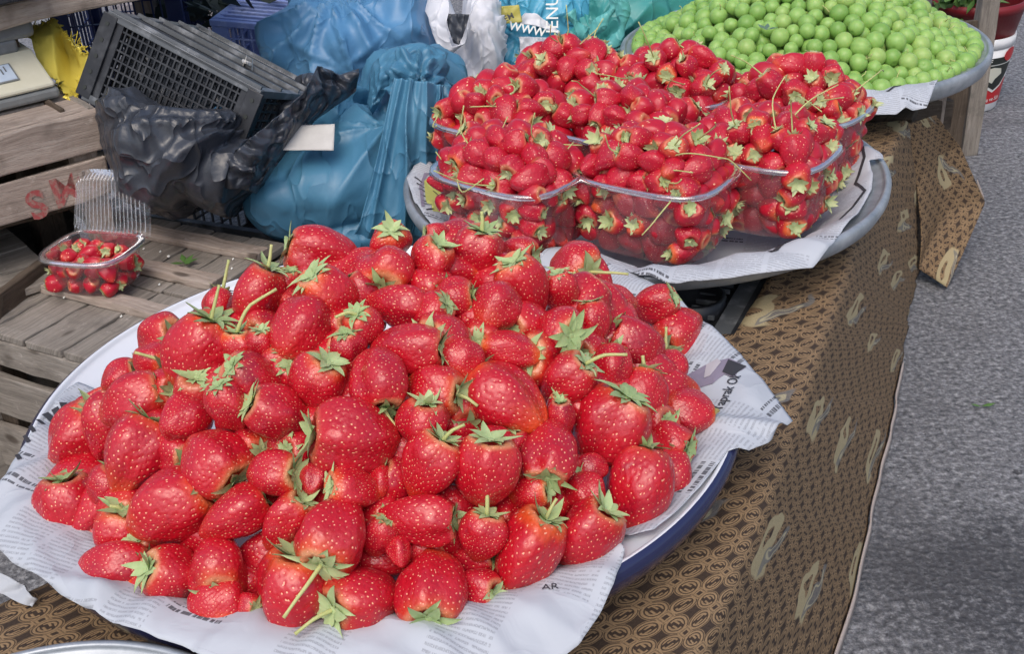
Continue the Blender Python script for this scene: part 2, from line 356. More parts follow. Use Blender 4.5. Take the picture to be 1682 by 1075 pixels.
M_plav = plas('lavender_plastic', (.20, .27, .56), (.5, .56, .78), .4, .6)
M_pwhite = plas('white_plastic', (.72, .73, .74)); M_pred = plas('red_plastic', (.50, .02, .025), (.5, .06, .06), .35)
M_predd = plas('dark_red_plastic', (.20, .012, .018), (.25, .03, .03), .4)
M_beige = plas('beige_plastic', (.55, .53, .41), (.66, .64, .54), .45, .35); M_gtrim = plas('grey_trim', (.17, .18, .18))
M_steel = NT('brushed_steel', (.50, .54, .60), .3, .5, Metallic=.85).mat
M_sdark = plas('grey_scale_body', (.13, .14, .15)); M_blk = NT('black_print', (.02, .025, .022), .5).mat; M_wht = NT('white_print', (.75, .76, .72), .5).mat
M_lblue = plas('pale_blue_label', (.42, .50, .60), (.6, .66, .72), .5, .5)
m = NT('yellow_raffia', rough=.7); g = m.attr('nuv').outputs['Vector']
wv = m.n('TexWave', {'wave_type': 'BANDS', 'bands_direction': 'X'}, Vector=g, Scale=260.0, Distortion=1.5).outputs[1]; wv2 = m.n('TexWave', {'bands_direction': 'Y'}, Vector=g, Scale=260.0, Distortion=1.5).outputs[1]
m.set('Base Color', m.mix(m.m('MULTIPLY', wv, wv2), (.85, .68, .08), (.98, .90, .25))); m.bump(m.m('ADD', wv, wv2), .6, .001); M_yel = m.mat
m = NT('card', (.55, .54, .52), .8); m.set('Base Color', m.mix(m.noise(m.geo(), 60, 4, .6), (.42, .41, .39), (.66, .65, .62))); M_card = m.mat
m = NT('red_paint', rough=.7); n = m.noise(m.geo(), 130, 4, .7); m.set('Base Color', m.mix(m.step(n, .40, .64), (.36, .07, .07), (.32, .22, .18))); M_rpaint = m.mat
m = NT('leaf_green', (.05, .12, .03), .5); m.set('Base Color', m.mix(m.noise(m.geo(), 60, 3), (.035, .09, .02), (.13, .26, .06))); M_leaf = m.mat
M_cream = leafm('cream_label', (.55, .55, .46), (.68, .68, .58))
# clear plastic (thin film: see-through plus fresnel reflections)
def clear(name, tint, refl):
    m = bpy.data.materials.new(name); m.use_nodes = True; t = m.node_tree; t.nodes.remove(t.nodes['Principled BSDF']); out = t.nodes['Material Output']
    tr = t.nodes.new('ShaderNodeBsdfTransparent'); tr.inputs[0].default_value = (*tint, 1)
    gl = t.nodes.new('ShaderNodeBsdfGlossy'); gl.inputs[0].default_value = (1, 1, 1, 1); gl.inputs['Roughness'].default_value = .09
    df = t.nodes.new('ShaderNodeBsdfDiffuse'); df.inputs[0].default_value = (.75, .77, .8, 1)
    lw = t.nodes.new('ShaderNodeLayerWeight'); lw.inputs[0].default_value = .42
    nz = t.nodes.new('ShaderNodeTexNoise'); nz.inputs['Scale'].default_value = 60; nz.inputs['Detail'].default_value = 3; gm = t.nodes.new('ShaderNodeNewGeometry'); t.links.new(gm.outputs['Position'], nz.inputs['Vector'])
    bp = t.nodes.new('ShaderNodeBump'); bp.inputs['Strength'].default_value = .35; bp.inputs['Distance'].default_value = .004; t.links.new(nz.outputs[0], bp.inputs['Height'])
    t.links.new(bp.outputs[0], gl.inputs['Normal']); t.links.new(bp.outputs[0], lw.inputs['Normal'])
    ma = t.nodes.new('ShaderNodeMath'); ma.operation = 'MULTIPLY_ADD'; t.links.new(lw.outputs['Fresnel'], ma.inputs[0]); ma.inputs[1].default_value = .55; ma.inputs[2].default_value = refl; ma.use_clamp = True
    m1 = t.nodes.new('ShaderNodeMixShader'); t.links.new(ma.outputs[0], m1.inputs[0]); t.links.new(tr.outputs[0], m1.inputs[1]); t.links.new(gl.outputs[0], m1.inputs[2])
    m2 = t.nodes.new('ShaderNodeMixShader'); m2.inputs[0].default_value = .045; t.links.new(m1.outputs[0], m2.inputs[1]); t.links.new(df.outputs[0], m2.inputs[2])
    t.links.new(m2.outputs[0], out.inputs[0]); return m
M_clear = clear('clear_plastic', (.97, .96, .97), .02); M_clearrim = clear('clear_plastic_rim', (.86, .88, .92), .12)
# ================================================================== SETTING: ground
g = mesh('asphalt_ground', [(-200, -200, 0), (200, -200, 0), (200, 200, 0), (-200, 200, 0)], [(0, 1, 2, 3)], False, mats=[M_asph])
tag(link('asphalt_ground', g), kind='structure')
# ================================================================== trays
ZT = .34
TC = [np.array([-.113, .851]), np.array([.172, 1.331]), np.array([.496, 1.842]), None]; TR = [.30, .289, .286]
def tray_prof(r, Rr=.30, zr=ZT, dep=.055):
    """height of the tray's inside at radius r"""
    t = np.clip((r - .62 * Rr) / (.36 * Rr), 0, 1); return zr - dep + dep * (t * t * (3 - 2 * t)) * .98
def make_tray(name, c, Rr, zr, mat, dep=.055, rimw=.011):
    n = 160; prof = []
    for r in np.linspace(0.001, .975 * Rr, 26): prof.append((r, float(tray_prof(r, Rr, zr, dep)), 0))
    prof += [(.985 * Rr, zr + .001, 0), (Rr - .004, zr + .0035, 0), (Rr - .0015, zr + .0042, 0), (Rr, zr + .004, 1), (Rr + .004, zr + .001, 1), (Rr + .0035, zr - rimw * .7, 1), (Rr - .001, zr - rimw * 1.5, 1), (Rr - .008, zr - rimw * 1.9, 1)]
    for r in np.linspace(.95 * Rr, 0.001, 14): prof.append((r, float(tray_prof(r, Rr, zr, dep)) - .004, 1))
    V = []; A = []
    for i in range(n):
        a = 2 * math.pi * i / n; k = 1 + .004 * math.sin(2 * a + 1) + .002 * math.sin(5 * a)
        for r, z, q in prof: V.append((c[0] + r * k * math.cos(a), c[1] + r * k * math.sin(a), z)); A.append(q)
    o = link(name, mesh(name, V, gridf(n, len(prof), True), True, {'rim': A}, [mat])); return o
t1 = make_tray('enamel_tray', TC[0], .30, ZT, M_enamel, rimw=.014)
tag(t1, 'round white enamel tray with navy blue rim under the big strawberry heap', 'tray')
t2 = make_tray('metal_tray', TC[1], TR[1], ZT, M_metal); tag(t2, 'round grey metal tray carrying the clear punnets of small strawberries', 'tray')
t3 = make_tray('metal_tray', TC[2], TR[2], ZT, M_metal, .042, rimw=.014); tag(t3, 'round grey metal tray heaped with green plums at the far end', 'tray')
c4 = P(140, 1062, z=.335)[:2] - np.array([0, .155])
t4 = make_tray('metal_tray', c4, .155, .335, M_metal); tag(t4, 'grey metal tray barely entering the bottom left corner of the photo', 'tray')
# ================================================================== newspaper sheets (polar patches)
def sheet_fn(ci, lift=.0025, amp=.004, seed=0, zr=ZT, droop=.9, flat=0):
    c = TC[ci]; Rr = TR[ci]
    def z(x, y):
        x = np.asarray(x, float); y = np.asarray(y, float); r = np.hypot(x - c[0], y - c[1])
        b = tray_prof(np.minimum(r, Rr), Rr, zr) + lift + .0045 * np.clip((r - .8 * Rr) / (.2 * Rr), 0, 1)
        ov = np.maximum(r - Rr - .004, 0); b = b - droop * ov ** 1.25 - .0
        p = np.stack([x * 9, y * 9, x * 0 + seed], -1)
        am = amp * np.clip((r - .45 * Rr) / (.4 * Rr), 0, 1) * (1 + .4 * np.clip(ov / .04, 0, 1))
        b = b + am * 3.0 * np.maximum(creases(p, 5, seed, 1.0), -.12) + am * .15 * fbm(p * 2.2, 2, seed)
        b = np.where(ov > 0, np.maximum(b, .285), b)
        return b
    return z
def sheet(name, ci, outline, seed, label, wetf=None, rin=.10, zb=None, rot=.5, n=220, m=46, **kw):
    c = TC[ci]; zf = sheet_fn(ci, seed=seed, **kw); th = []; rb = []
    for (u, v, *zz) in outline:
        z_ = zz[0] if zz else ZT
        for _ in range(40): p = P(u, v, z=z_); z_ = .6 * z_ + .4 * float(zf(p[0], p[1]))
        p = P(u, v, z=z_); th.append(math.atan2(p[1] - c[1], p[0] - c[0])); rb.append(math.hypot(p[0] - c[0], p[1] - c[1]))
    th = np.unwrap(th); order = np.arange(len(th))
    if th[-1] < th[0]: th = th[::-1]; rb = rb[::-1]
    th = np.maximum.accumulate(th + np.arange(len(th)) * 1e-6)
    T = np.unique(np.sort(np.r_[np.linspace(th[0], th[-1], n), th])); 
    # straight edges between outline corners: interpolate in xy
    ex = np.interp(T, th, [r * math.cos(t) for r, t in zip(rb, th)]); ey = np.interp(T, th, [r * math.sin(t) for r, t in zip(rb, th)])
    rr = np.hypot(ex, ey); V = []; N = []; Wt = []
    for t, r in zip(T, rr):
        rs = rin + (r - rin) * np.linspace(0, 1, m) ** .8
        V.append(np.c_[c[0] + rs * math.cos(t), c[1] + rs * math.sin(t)])
        Wt.append(np.clip((.262 - rs) / .03, 0, 1))
    V = np.concatenate(V); z = zf(V[:, 0], V[:, 1]); Wt = np.concatenate(Wt)
    cs, sn = math.cos(rot), math.sin(rot); uv = np.c_[V[:, 0] * cs - V[:, 1] * sn, V[:, 0] * sn + V[:, 1] * cs] + seed * .13
    wet = Wt * np.clip(.5 + 1.2 * vnoise(np.c_[V * 25, V[:, :1] * 0], seed), 0, 1) * .75 if wetf is None else Wt * wetf
    o = link(name, mesh(name, np.c_[V, z], gridf(len(T), m), True, {'nuv': uv, 'wet': wet}, [M_paper])); solid(o, .0003, 0)
    tag(o, label, 'newspaper'); return o, zf
S1, z1 = sheet('newspaper_sheet', 0, [(128, 628, .35), (108, 640, .36), (60, 700, .345), (20, 760, .34), (-14, 830, .34), (-25, 880, .335), (20, 925, .33), (100, 978, .33), (200, 1028, .325), (300, 1062, .325), (312, 1068, .325), (335, 1085, .32), (400, 1110, .31), (640, 1130, .31), (800, 1115, .31), (905, 1095, .31), (955, 1055, .315), (985, 1010, .32), (1008, 960, .325), (1026, 903, .335), (1000, 880, .33)], 3,
    'large newspaper sheet under the front edge of the strawberry heap, hanging over the enamel rim', rin=.12, rot=.45, amp=.0035)
S2, z2 = sheet('newspaper_sheet', 0, [(1035, 880, .325), (1075, 870, .33), (1110, 842, .335), (1150, 800, .335), (1195, 742, .335), (1218, 735, .34), (1226, 752, .315), (1262, 728, .31), (1302, 692, .31), (1268, 645, .325), (1215, 580, .34), (1150, 525, .345), (1105, 480, .345), (1055, 455, .35), (985, 412, .355), (930, 405, .35)], 5,
    'newspaper corner with a printed photo sticking out right of the strawberry heap', rin=.15, rot=-.95, amp=.003)
S5, z5 = sheet('newspaper_sheet', 1, [(700, 262, .345), (680, 272, .345), (668, 292, .342), (680, 330, .335), (710, 372, .33), (760, 410, .33), (850, 440, .32), (985, 445, .32), (1050, 452, .315), (1112, 466, .31), (1200, 457, .31), (1335, 440, .315), (1360, 408, .325), (1385, 376, .335), (1408, 352, .334), (1432, 310, .334), (1434, 285, .335), (1428, 262, .345), (1452, 262, .345), (1450, 255, .345), (1420, 240, .35), (1380, 228, .35)], 8,
    'newspaper lining the tray under the clear strawberry punnets', wetf=0.0, rin=.03, rot=.35, amp=.003)
S6, z6 = sheet('newspaper_sheet', 2, [(1022, 92, .345), (1008, 82, .35), (1006, 105, .34), (1040, 140, .335), (1120, 168, .33), (1250, 192, .325), (1395, 189, .322), (1470, 188, .32), (1522, 177, .315), (1532, 150, .325), (1541, 130, .335)], 11,
    'newspaper hanging over the front edge of the green plum tray', wetf=0.0, rin=.1, rot=.2, amp=.003)
S7, z7 = sheet('newspaper_sheet', 2, [(1560, 32, .35), (1530, 20, .36), (1300, -20, .36), (1190, 8, .37), (1120, 12, .37), (1112, 22, .365), (1095, 50, .352), (1075, 62, .345)], 14,
    'newspaper standing up behind the left side of the green plums', wetf=0.0, rin=.12, rot=1.1, amp=.002)
for s in (S1, S2, S5, S6, S7): s['group'] = 'newspaper sheets lining the trays'
# --- printing on the sheets
def text_mesh(s, bold=0.0):
    cu = bpy.data.curves.new('t', 'FONT'); cu.body = s; cu.offset = bold; cu.align_x = 'CENTER'; cu.align_y = 'CENTER'; cu.resolution_u = 3
    o = bpy.data.objects.new('t', cu); col.objects.link(o); dg = bpy.context.evaluated_depsgraph_get()
    me = bpy.data.meshes.new_from_object(o.evaluated_get(dg)); V = [tuple(v.co) for v in me.vertices]; Fc = [tuple(p.vertices) for p in me.polygons]
    bpy.data.objects.remove(o); bpy.data.meshes.remove(me); return np.array(V), Fc
def put_text(name, s, fn, size, mat, parent, bold=0.0, flipy=False):
    """fn maps (x,y) in text space (metres) to a world point"""
    V, Fc = text_mesh(s, bold); V = V * size
    o = link(name, mesh(name, [fn(a, b) for a, b, _ in V], Fc, False, mats=[mat]), parent); return o
def on_sheet(zf, u, v, ang, zref=ZT, lift=.0012):
    p = P(u, v, z=zref); ca, sa = math.cos(ang), math.sin(ang)
    def f(a, b):
        x = p[0] + a * ca - b * sa; y = p[1] + a * sa + b * ca; return (x, y, float(zf(x, y)) + lift)
    return f
def sheet_path(name, zf, pts, wd, mat, parent, zref=ZT, n=10, lift=.0011):
    """printed line following a sheet, points in photo pixels"""
    W3 = [P(u, v, z=zref)[:2] for u, v in pts]; Q = []
    for a, b in zip(W3[:-1], W3[1:]):
        for k in range(n): Q.append(a + (b - a) * k / n)
    Q.append(W3[-1]); Q = np.array(Q); T = np.gradient(Q, axis=0); T /= np.linalg.norm(T, axis=1)[:, None] + 1e-9; N = np.c_[-T[:, 1], T[:, 0]]
    A = Q + N * wd / 2; B = Q - N * wd / 2; V = []
    for a, b in zip(A, B): V += [(a[0], a[1], float(zf(*a)) + lift), (b[0], b[1], float(zf(*b)) + lift)]
    return link(name, mesh(name, V, [(2 * i, 2 * i + 1, 2 * i + 3, 2 * i + 2) for i in range(len(Q) - 1)], False, mats=[mat]), parent)
def sheet_poly(name, zf, pts, mat, parent, zref=ZT, lift=.0010, k=7):
    W3 = np.array([P(u, v, z=zref)[:2] for u, v in pts]); c = W3.mean(0); n = len(W3); V = [(c[0], c[1])]
    for j in range(1, k + 1):
        for q in W3: V.append(tuple(c + (q - c) * j / k))
    V = np.array(V); z = zf(V[:, 0], V[:, 1]) + lift; Fc = [(0, 1 + i, 1 + (i + 1) % n) for i in range(n)]
    for j in range(k - 1):
        for i in range(n): a = 1 + j * n + i; b = 1 + j * n + (i + 1) % n; Fc.append((a, a + n, b + n, b))
    return link(name, mesh(name, np.c_[V, z], Fc, False, mats=[mat]), parent)
put_text('headline', 'Yaprak Ok', on_sheet(z2, 1194, 652, R(62)), .0125, M_ink, S2, .01)
photo = sheet_poly('printed_photo', z2, [(1128, 612), (1165, 602), (1198, 597), (1226, 606), (1203, 630), (1192, 622), (1170, 634), (1145, 632)], M_inkm, S2)
sheet_poly('printed_shape', z2, [(1196, 600), (1226, 606), (1203, 628), (1186, 620)], M_ink, S2, lift=.0016)
sheet_poly('printed_shape', z2, [(1160, 604), (1178, 598), (1184, 604), (1166, 622), (1156, 622)], M_inkl, S2, lift=.0016)
sheet_path('printed_line', z5, [(1155, 412), (1130, 440), (1118, 458)], .004, M_ink, S5, .325)
sheet_path('printed_line', z5, [(1130, 412), (1085, 450)], .002, M_ink, S5, .325)
sheet_path('printed_line', z5, [(1118, 412), (1076, 448)], .002, M_ink, S5, .325)
sheet_path('printed_line', z5, [(1330, 380), (1300, 412), (1272, 438), (1262, 442)], .006, M_ink, S5, .325)
sheet_path('printed_line', z5, [(1412, 250), (1418, 275), (1405, 300), (1420, 320), (1400, 345), (1378, 368)], .0035, M_ink, S5, .335)
put_text('headline', 'SON', on_sheet(z5, 1008, 432, R(-22), .33), .034, M_ink, S5, .03)
sheet_poly('printed_shape', z5, [(697, 300), (716, 290), (732, 300), (728, 345), (712, 352), (700, 335)], M_inky, S5, .338)
for k in range(7): sheet_path('printed_line', z5, [(682 + k * 3.2, 300 + k * 9), (694 + k * 3.2, 306 + k * 7)], .0022, M_ink, S5, .338, 4)
for k in range(4): sheet_path('printed_line', z5, [(706 + k * 5, 300 + k * 11), (722 + k * 2, 304 + k * 10)], .002, M_ink, S5, .338, 4, .0016)
sheet_path('printed_line', z5, [(696, 350), (692, 312), (700, 292), (722, 286)], .004, M_inkm, S5, .338)
sheet_path('printed_line', z6, [(1497, 134), (1490, 148), (1475, 160), (1455, 168)], .004, M_ink, S6, .33)
put_text('headline', 'GUN', on_sheet(z7, 1134, 34, R(35), .36), .028, M_ink, S7, .02)
for k, (a, b) in enumerate([((28, 748), (33, 756)), ((42, 722), (48, 729)), ((52, 708), (58, 716)), ((62, 692), (72, 700)), ((74, 680), (88, 690)), ((90, 672), (99, 688)), ((104, 664), (112, 682))]): sheet_path('printed_line', z1, [a, b], .006 if k > 3 else .0035, M_ink, S1, .345, 3)
put_text('headline', 'AR', on_sheet(z1, 907, 1029, R(0), .31), .009, M_ink, S1)
# ================================================================== tablecloth
ED = np.array([P(u, v, z=.28) for u, v in [(1085, 1260), (1150, 1075), (1250, 850), (1340, 600), (1410, 400), (1462, 255), (1490, 200)]])
HM = np.array([P(u, v, z=.012) for u, v in [(1310, 1270), (1372, 1075), (1428, 850), (1479, 605), (1494, 505), (1512, 432), (1532, 380)]])
def interp(A, t):
    s = np.linspace(0, 1, len(A)); return np.stack([np.interp(t, s, A[:, k]) for k in range(3)], -1)
nt = 230; t = np.linspace(0, 1, nt); E_ = interp(ED, t); Hm = interp(HM, t)
def smooth(A, k=9):
    B = A.copy()
    for _ in range(k): B[1:-1] = (B[:-2] + 2 * B[1:-1] + B[2:]) / 4
    return B
E_, Hm = smooth(E_, 60), smooth(Hm, 6)
IN = E_.copy(); IN[:, 0] -= np.interp(t, [0, .3, .55, .8, 1], [.75, .55, .42, .30, .30])
# inner edge seen between trays 1 and 2
rows = []; K1, K2 = 40, 46
for i in range(nt):
    r = []
    for k in range(K1):
        s = k / K1; p = IN[i] * (1 - s) + E_[i] * s; p = p.copy(); p[2] = .281; r.append(p)
    for k in range(K2):
        s = k / (K2 - 1); p = E_[i] * (1 - s) + Hm[i] * s; p = p.copy()
        p[2] = .281 + (Hm[i, 2] - .281) * s; rr = .018 * math.exp(-s * 9) * 0 
        b = math.sin(min(s * 6, 1) * math.pi / 2); p[2] += .004 * (1 - b)
        r.append(p)
    rows.append(r)
V = np.array(rows); arc = np.zeros((nt, K1 + K2)); arc[:, 1:] = np.cumsum(np.linalg.norm(np.diff(V, axis=1), axis=2), axis=1); arc -= arc[:, K1:K1 + 1]
al = np.r_[0, np.cumsum(np.linalg.norm(np.diff(E_, axis=0), axis=1))]
# ripples: shallow vertical folds on the side, low wrinkles on top
s_side = np.clip(np.arange(K1 + K2) - K1, 0, None) / K2
d_ = (Hm - E_)[:, :2]; d_ /= np.linalg.norm(d_, axis=1)[:, None]
fold = .009 * creases(np.stack([al * 9, al * 3, al * 0], -1), 4, 9) + .017 * np.sin(al * 38 + 1.2 * np.sin(al * 11)) + .009 * np.sin(al * 90 + 2 * np.sin(al * 17))
fold = fold[:, None] * (s_side[None] ** .8) * (1 - .45 * s_side[None])
V[:, :, :2] += d_[:, None] * fold[:, :, None]
V[:, :, 2] += .0028 * np.maximum(creases(V * 11, 5, 4), -.1) + .0012 * fbm(V * 16, 3, 4) * 1.0 + .0012 * np.abs(vnoise(V * np.array([9, 30, 9]), 2))
V[:, :K1, 2] = np.maximum(V[:, :K1, 2], .2785)
# round the edge
for _ in range(3): V[:, K1 - 4:K1 + 5] = (V[:, K1 - 5:K1 + 4] + 2 * V[:, K1 - 4:K1 + 5] + V[:, K1 - 3:K1 + 6]) / 4
uv = np.stack([arc, np.repeat(al[:, None], K1 + K2, 1)], -1)
Fc = gridf(nt, K1 + K2)
# cut the open area between trays 1 and 2 (bare black crates show there)
def inside_gap(p):
    u, v, _ = proj(p); return (v < 556) and (v > 380) and (u < np.interp(v, [380, 445, 556], [1300, 1272, 1205])) and p[2] > .25
fl = V.reshape(-1, 3); gap = np.array([inside_gap(p) for p in fl]); Fc = [f for f in Fc if not (gap[f[0]] and gap[f[1]] and gap[f[2]] and gap[f[3]])]
clo = link('tablecloth', mesh('tablecloth', fl, Fc, True, {'nuv': uv.reshape(-1, 2)}, [M_cloth])); solid(clo, .0012, -1)
tag(clo, 'brown patterned brocade tablecloth with cream paisleys hanging down to the asphalt', 'tablecloth')
# gathered far corner lobe of the cloth
L0 = np.array([P(1478, 205, z=.275), P(1500, 290, y=1.655), P(1506, 380, y=1.65), P(1508, 440, y=1.62)])
L1 = np.array([P(1540, 190, z=.272), P(1578, 240, y=1.72), P(1613, 330, y=1.73), P(1545, 466, z=.008)])
nn, mm = 60, 40; V = []
for i in range(nn):
    a = interp(L0, np.array(i / (nn - 1))); b = interp(L1, np.array(i / (nn - 1)))
    for j in range(mm):
        s = j / (mm - 1); p = a * (1 - s) + b * s; p = p + np.array([.3, -.9, 0]) * .014 * math.sin(s * math.pi * 1.6 + i * .05) * (i / nn + .2); V.append(p)
V = np.array(V); rr = .5
uv = np.c_[np.tile(np.linspace(0, .21, mm), nn) , np.repeat(np.linspace(0, .36, nn), mm)] + np.array([.3, .2])
lob = link('cloth_corner', mesh('cloth_corner', V, gridf(nn, mm), True, {'nuv': uv}, [M_cloth]), clo); solid(lob, .0012, 0)
# hem tape along the bottom edge
def ribbon(name, pts, wd, mat, parent, thick=.0015):
    pts = np.array(pts); V = []
    for i, p in enumerate(pts):
        V += [p + np.array([.003, -.001, wd / 2]), p + np.array([.005, -.001, -wd / 2])]
    o = link(name, mesh(name, V, [(2 * i, 2 * i + 1, 2 * i + 3, 2 * i + 2) for i in range(len(pts) - 1)], True, mats=[mat]), parent); return solid(o, thick, 0)
hp = np.array(rows)[:, -1].copy(); hp[:, :2] += d_ * (fold[:, -1:]); hp[:, 2] = np.maximum(hp[:, 2], .012) + 0.002
m_ = proj(hp[150])[1]
hs = [p for p in hp if proj(p)[1] > 600]; ribbon('hem', hs, .013, M_hem, clo)
ribbon('hem', [interp(L1, np.array(q)) for q in np.linspace(.55, 1, 30)], .010, M_hem, clo)
def ico(level):
    bm = bmesh.new(); bmesh.ops.create_icosphere(bm, subdivisions=level, radius=1); V = np.array([v.co[:] for v in bm.verts]); Fc = [tuple(v.index for v in f.verts) for f in bm.faces]; bm.free(); return V, Fc
ICO = {k: ico(k) for k in (3, 4, 5, 6)}
# ================================================================== WOODEN CRATES
def unit(v): v = np.asarray(v, float); return v / np.linalg.norm(v)
Z3 = np.array([0, 0, 1.0])
def plank(name, c, ax, ay, az, sx, sy, sz, mat, parent, bev=.0015, jit=.0006):
    b = MB(); b.box(c, ax, ay, az, sx, sy, sz, 10, jit); return b.build(name, mat, parent, False, bev)
# lower crate: lid seen from above; a runs left-back along the battens, b towards the viewer
ZL = .24
CR = P(474, 401, z=ZL); q1 = P(290, 364, z=ZL); aA = unit((q1 - CR) * [1, 1, 0]); aB = np.array([aA[1], -aA[0], 0]); aB = aB if aB[1] < 0 else -aB
LA, LB = .25, .335
crl = empty('wooden_crate', tuple(CR + aA * LA / 2 + aB * LB / 2 - Z3 * ZL))
tag(crl, 'low grey wooden crate with boarded lid and battens, behind the enamel tray rim', 'crate')
nb = 4; wbd = LB / nb
for k in range(nb):       # boards run along b in the photo, seams cross the battens
    wd = LA / nb; c = CR + aA * (wd * (k + .5)) + aB * LB / 2 + Z3 * (-.005 + rng.uniform(-.001, .001))
    for (s0, s1) in ((0, .52), (.525, 1)):
        plank('board', CR + aA * (wd * (k + .5)) + aB * LB * (s0 + s1) / 2 + Z3 * (-.005 + rng.uniform(-.0012, .0012)), aB, aA, Z3, LB * (s1 - s0) - .003, wd - .0045, .010, M_wood, crl)
for f in (.15, .41, .67):
    plank('batten', CR + aA * (LA / 2) + aB * LB * f + Z3 * .0055, aA, aB, Z3, LA * .99, .026, .0105, M_wood2, crl)
for k, (z0, z1) in enumerate(((.192, .229), (.115, .174), (.03, .095))):
    for off in (LB - .006, .006): plank('slat', CR + aA * LA / 2 + aB * off + Z3 * ((z0 + z1) / 2 - ZL), aA, aB, Z3, LA, .010, z1 - z0, M_wood, crl)
    for off in (-.006, LA + .006): plank('slat', CR + aA * off + aB * LB / 2 + Z3 * ((z0 + z1) / 2 - ZL), aB, aA, Z3, LB, .010, z1 - z0, M_wood, crl)
for i in (0.03, LA - .03):
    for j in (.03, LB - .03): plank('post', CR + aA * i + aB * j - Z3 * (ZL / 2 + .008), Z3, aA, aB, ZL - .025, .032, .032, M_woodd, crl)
# second crate to the left, its raised dark end board meets the lid
plank('board', P(30, 480, z=.25), unit(P(66, 437, z=.26) - P(0, 487, z=.26)), Z3, unit(np.cross(Z3, P(66, 437, z=.26) - P(0, 487, z=.26))), .17, .035, .012, M_woodd, crl)
# upper crate with the painted marks: front face through these two pixels on the lid plane
A_ = P(200, 392, z=.255); ZU0 = .255
d1 = unit((P(12, 452, z=.255) - A_) * [1, 1, 0]); dn = np.array([-d1[1], d1[0], 0]); dn = dn if dn[1] > 0 else -dn
def zfor(u, v, xy):          # height of a vertical line at xy when seen at image row v
    zs = np.linspace(0, .9, 900); vv = np.array([proj((xy[0], xy[1], z))[1] for z in zs]); return float(zs[np.argmin(abs(vv - v))])
ztop = zfor(0, 178, A_); print('upper crate top', ztop, 'dir', d1)
UL, UD = .40, .30
cru = empty('wooden_crate', tuple(A_ + d1 * UL / 2 + dn * UD / 2)); tag(cru, 'pinkish wooden crate with red painted letters, carrying the weighing scale', 'crate')
H_ = ztop - ZU0
SL = [(zfor(186, 243, A_) , ztop), (zfor(190, 312, A_) - .002, zfor(186, 258, A_) + .004)]; print(SL)
for k, (z0, z1) in enumerate(SL[:2]):
    plank('slat', A_ + d1 * (UL / 2) - Z3 * (ZU0 - (z0 + z1) / 2) - dn * .006 + d1 * (.004 if k else -.002), d1, dn, Z3, UL + .01, .011, z1 - z0, M_wood2, cru, .0025, .001)
    plank('slat', A_ + d1 * (UL / 2) - Z3 * (ZU0 - (z0 + z1) / 2) + dn * UD, d1, dn, Z3, UL, .011, z1 - z0, M_wood, cru)
    plank('slat', A_ + dn * (UD / 2) - Z3 * (ZU0 - (z0 + z1) / 2) - d1 * .002, dn, d1, Z3, UD - .012, .010, z1 - z0, M_wood, cru)
for i in (.018, UL - .02):
    for j in (.018, UD - .02): plank('post', A_ + d1 * i + dn * j + Z3 * (H_ / 2 - .004), Z3, dn, d1, H_ - .01, .03, .03, M_wood2, cru)
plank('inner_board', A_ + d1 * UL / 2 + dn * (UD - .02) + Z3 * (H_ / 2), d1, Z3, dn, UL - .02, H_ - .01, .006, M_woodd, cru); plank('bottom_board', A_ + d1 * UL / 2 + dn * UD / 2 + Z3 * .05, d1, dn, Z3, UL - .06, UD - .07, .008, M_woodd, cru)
for k in range(4): plank('top_board', A_ + d1 * UL / 2 + dn * (.035 + k * .072) + Z3 * (H_ - .0055), d1, dn, Z3, UL - .004, .064, .009, M_wood2, cru)
# neighbour crate carrying the left part of the stack
crn = empty('wooden_crate', tuple(A_ + d1 * .26 - Z3 * ZU0)); tag(crn, 'dark wooden crate at the left edge, underneath the crate with red letters', 'crate')
for k in range(3):
    plank('slat', A_ + d1 * .27 - dn * .05 - Z3 * (ZU0 - .045 - .08 * k), d1, dn, Z3, .34, .012, .07, M_wood, crn); plank('slat', A_ + d1 * .27 + dn * .28 - Z3 * (ZU0 - .045 - .08 * k), d1, dn, Z3, .34, .012, .07, M_woodd, crn)
    plank('slat', A_ + d1 * .105 + dn * .115 - Z3 * (ZU0 - .045 - .08 * k), dn, d1, Z3, .31, .012, .07, M_wood, crn)
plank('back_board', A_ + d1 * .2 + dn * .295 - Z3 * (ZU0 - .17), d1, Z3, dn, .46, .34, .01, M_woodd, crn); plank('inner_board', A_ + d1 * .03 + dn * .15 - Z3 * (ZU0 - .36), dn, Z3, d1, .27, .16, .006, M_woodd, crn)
for k in range(5): plank('board', A_ + d1 * .27 + dn * (-.02 + k * .066) - Z3 * .008, d1, dn, Z3, .34, .062, .010, M_wood, crn)
# letters (they read upside down in the photo)
def crate_letters(u, v, s, size, rot):
    # plane: point on front face
    n = -dn; p0 = A_ - dn * .0122; d = ray(u, v); t = ((p0 - CAM) @ n) / (d @ n); c = CAM + d * t; X = -d1; cr, sr = math.cos(rot), math.sin(rot)
    return put_text('painted_letter', s, lambda a, b: tuple(c + (X * (a * cr - b * sr) + Z3 * (a * sr + b * cr))), size, M_rpaint, cru, .035)
crate_letters(110, 309, 'M', .052, R(184)); crate_letters(60, 334, 'S', .050, R(186))
# ================================================================== SCALE
zs0 = ztop + .001
B0 = P(101, 158, z=zs0 + .004); sx = d1; sy = dn
sc_ = empty('weighing_scale', tuple(B0 + sx * .12 + sy * .1)); tag(sc_, 'beige and grey weighing scale with a steel pan on the painted wooden crate', 'scale')
b = MB(); b.box(B0 + sx * .15 + sy * .075 + Z3 * .006, sx, sy, Z3, .30, .15, .014); b.build('base', M_gtrim, sc_, bev=.004)
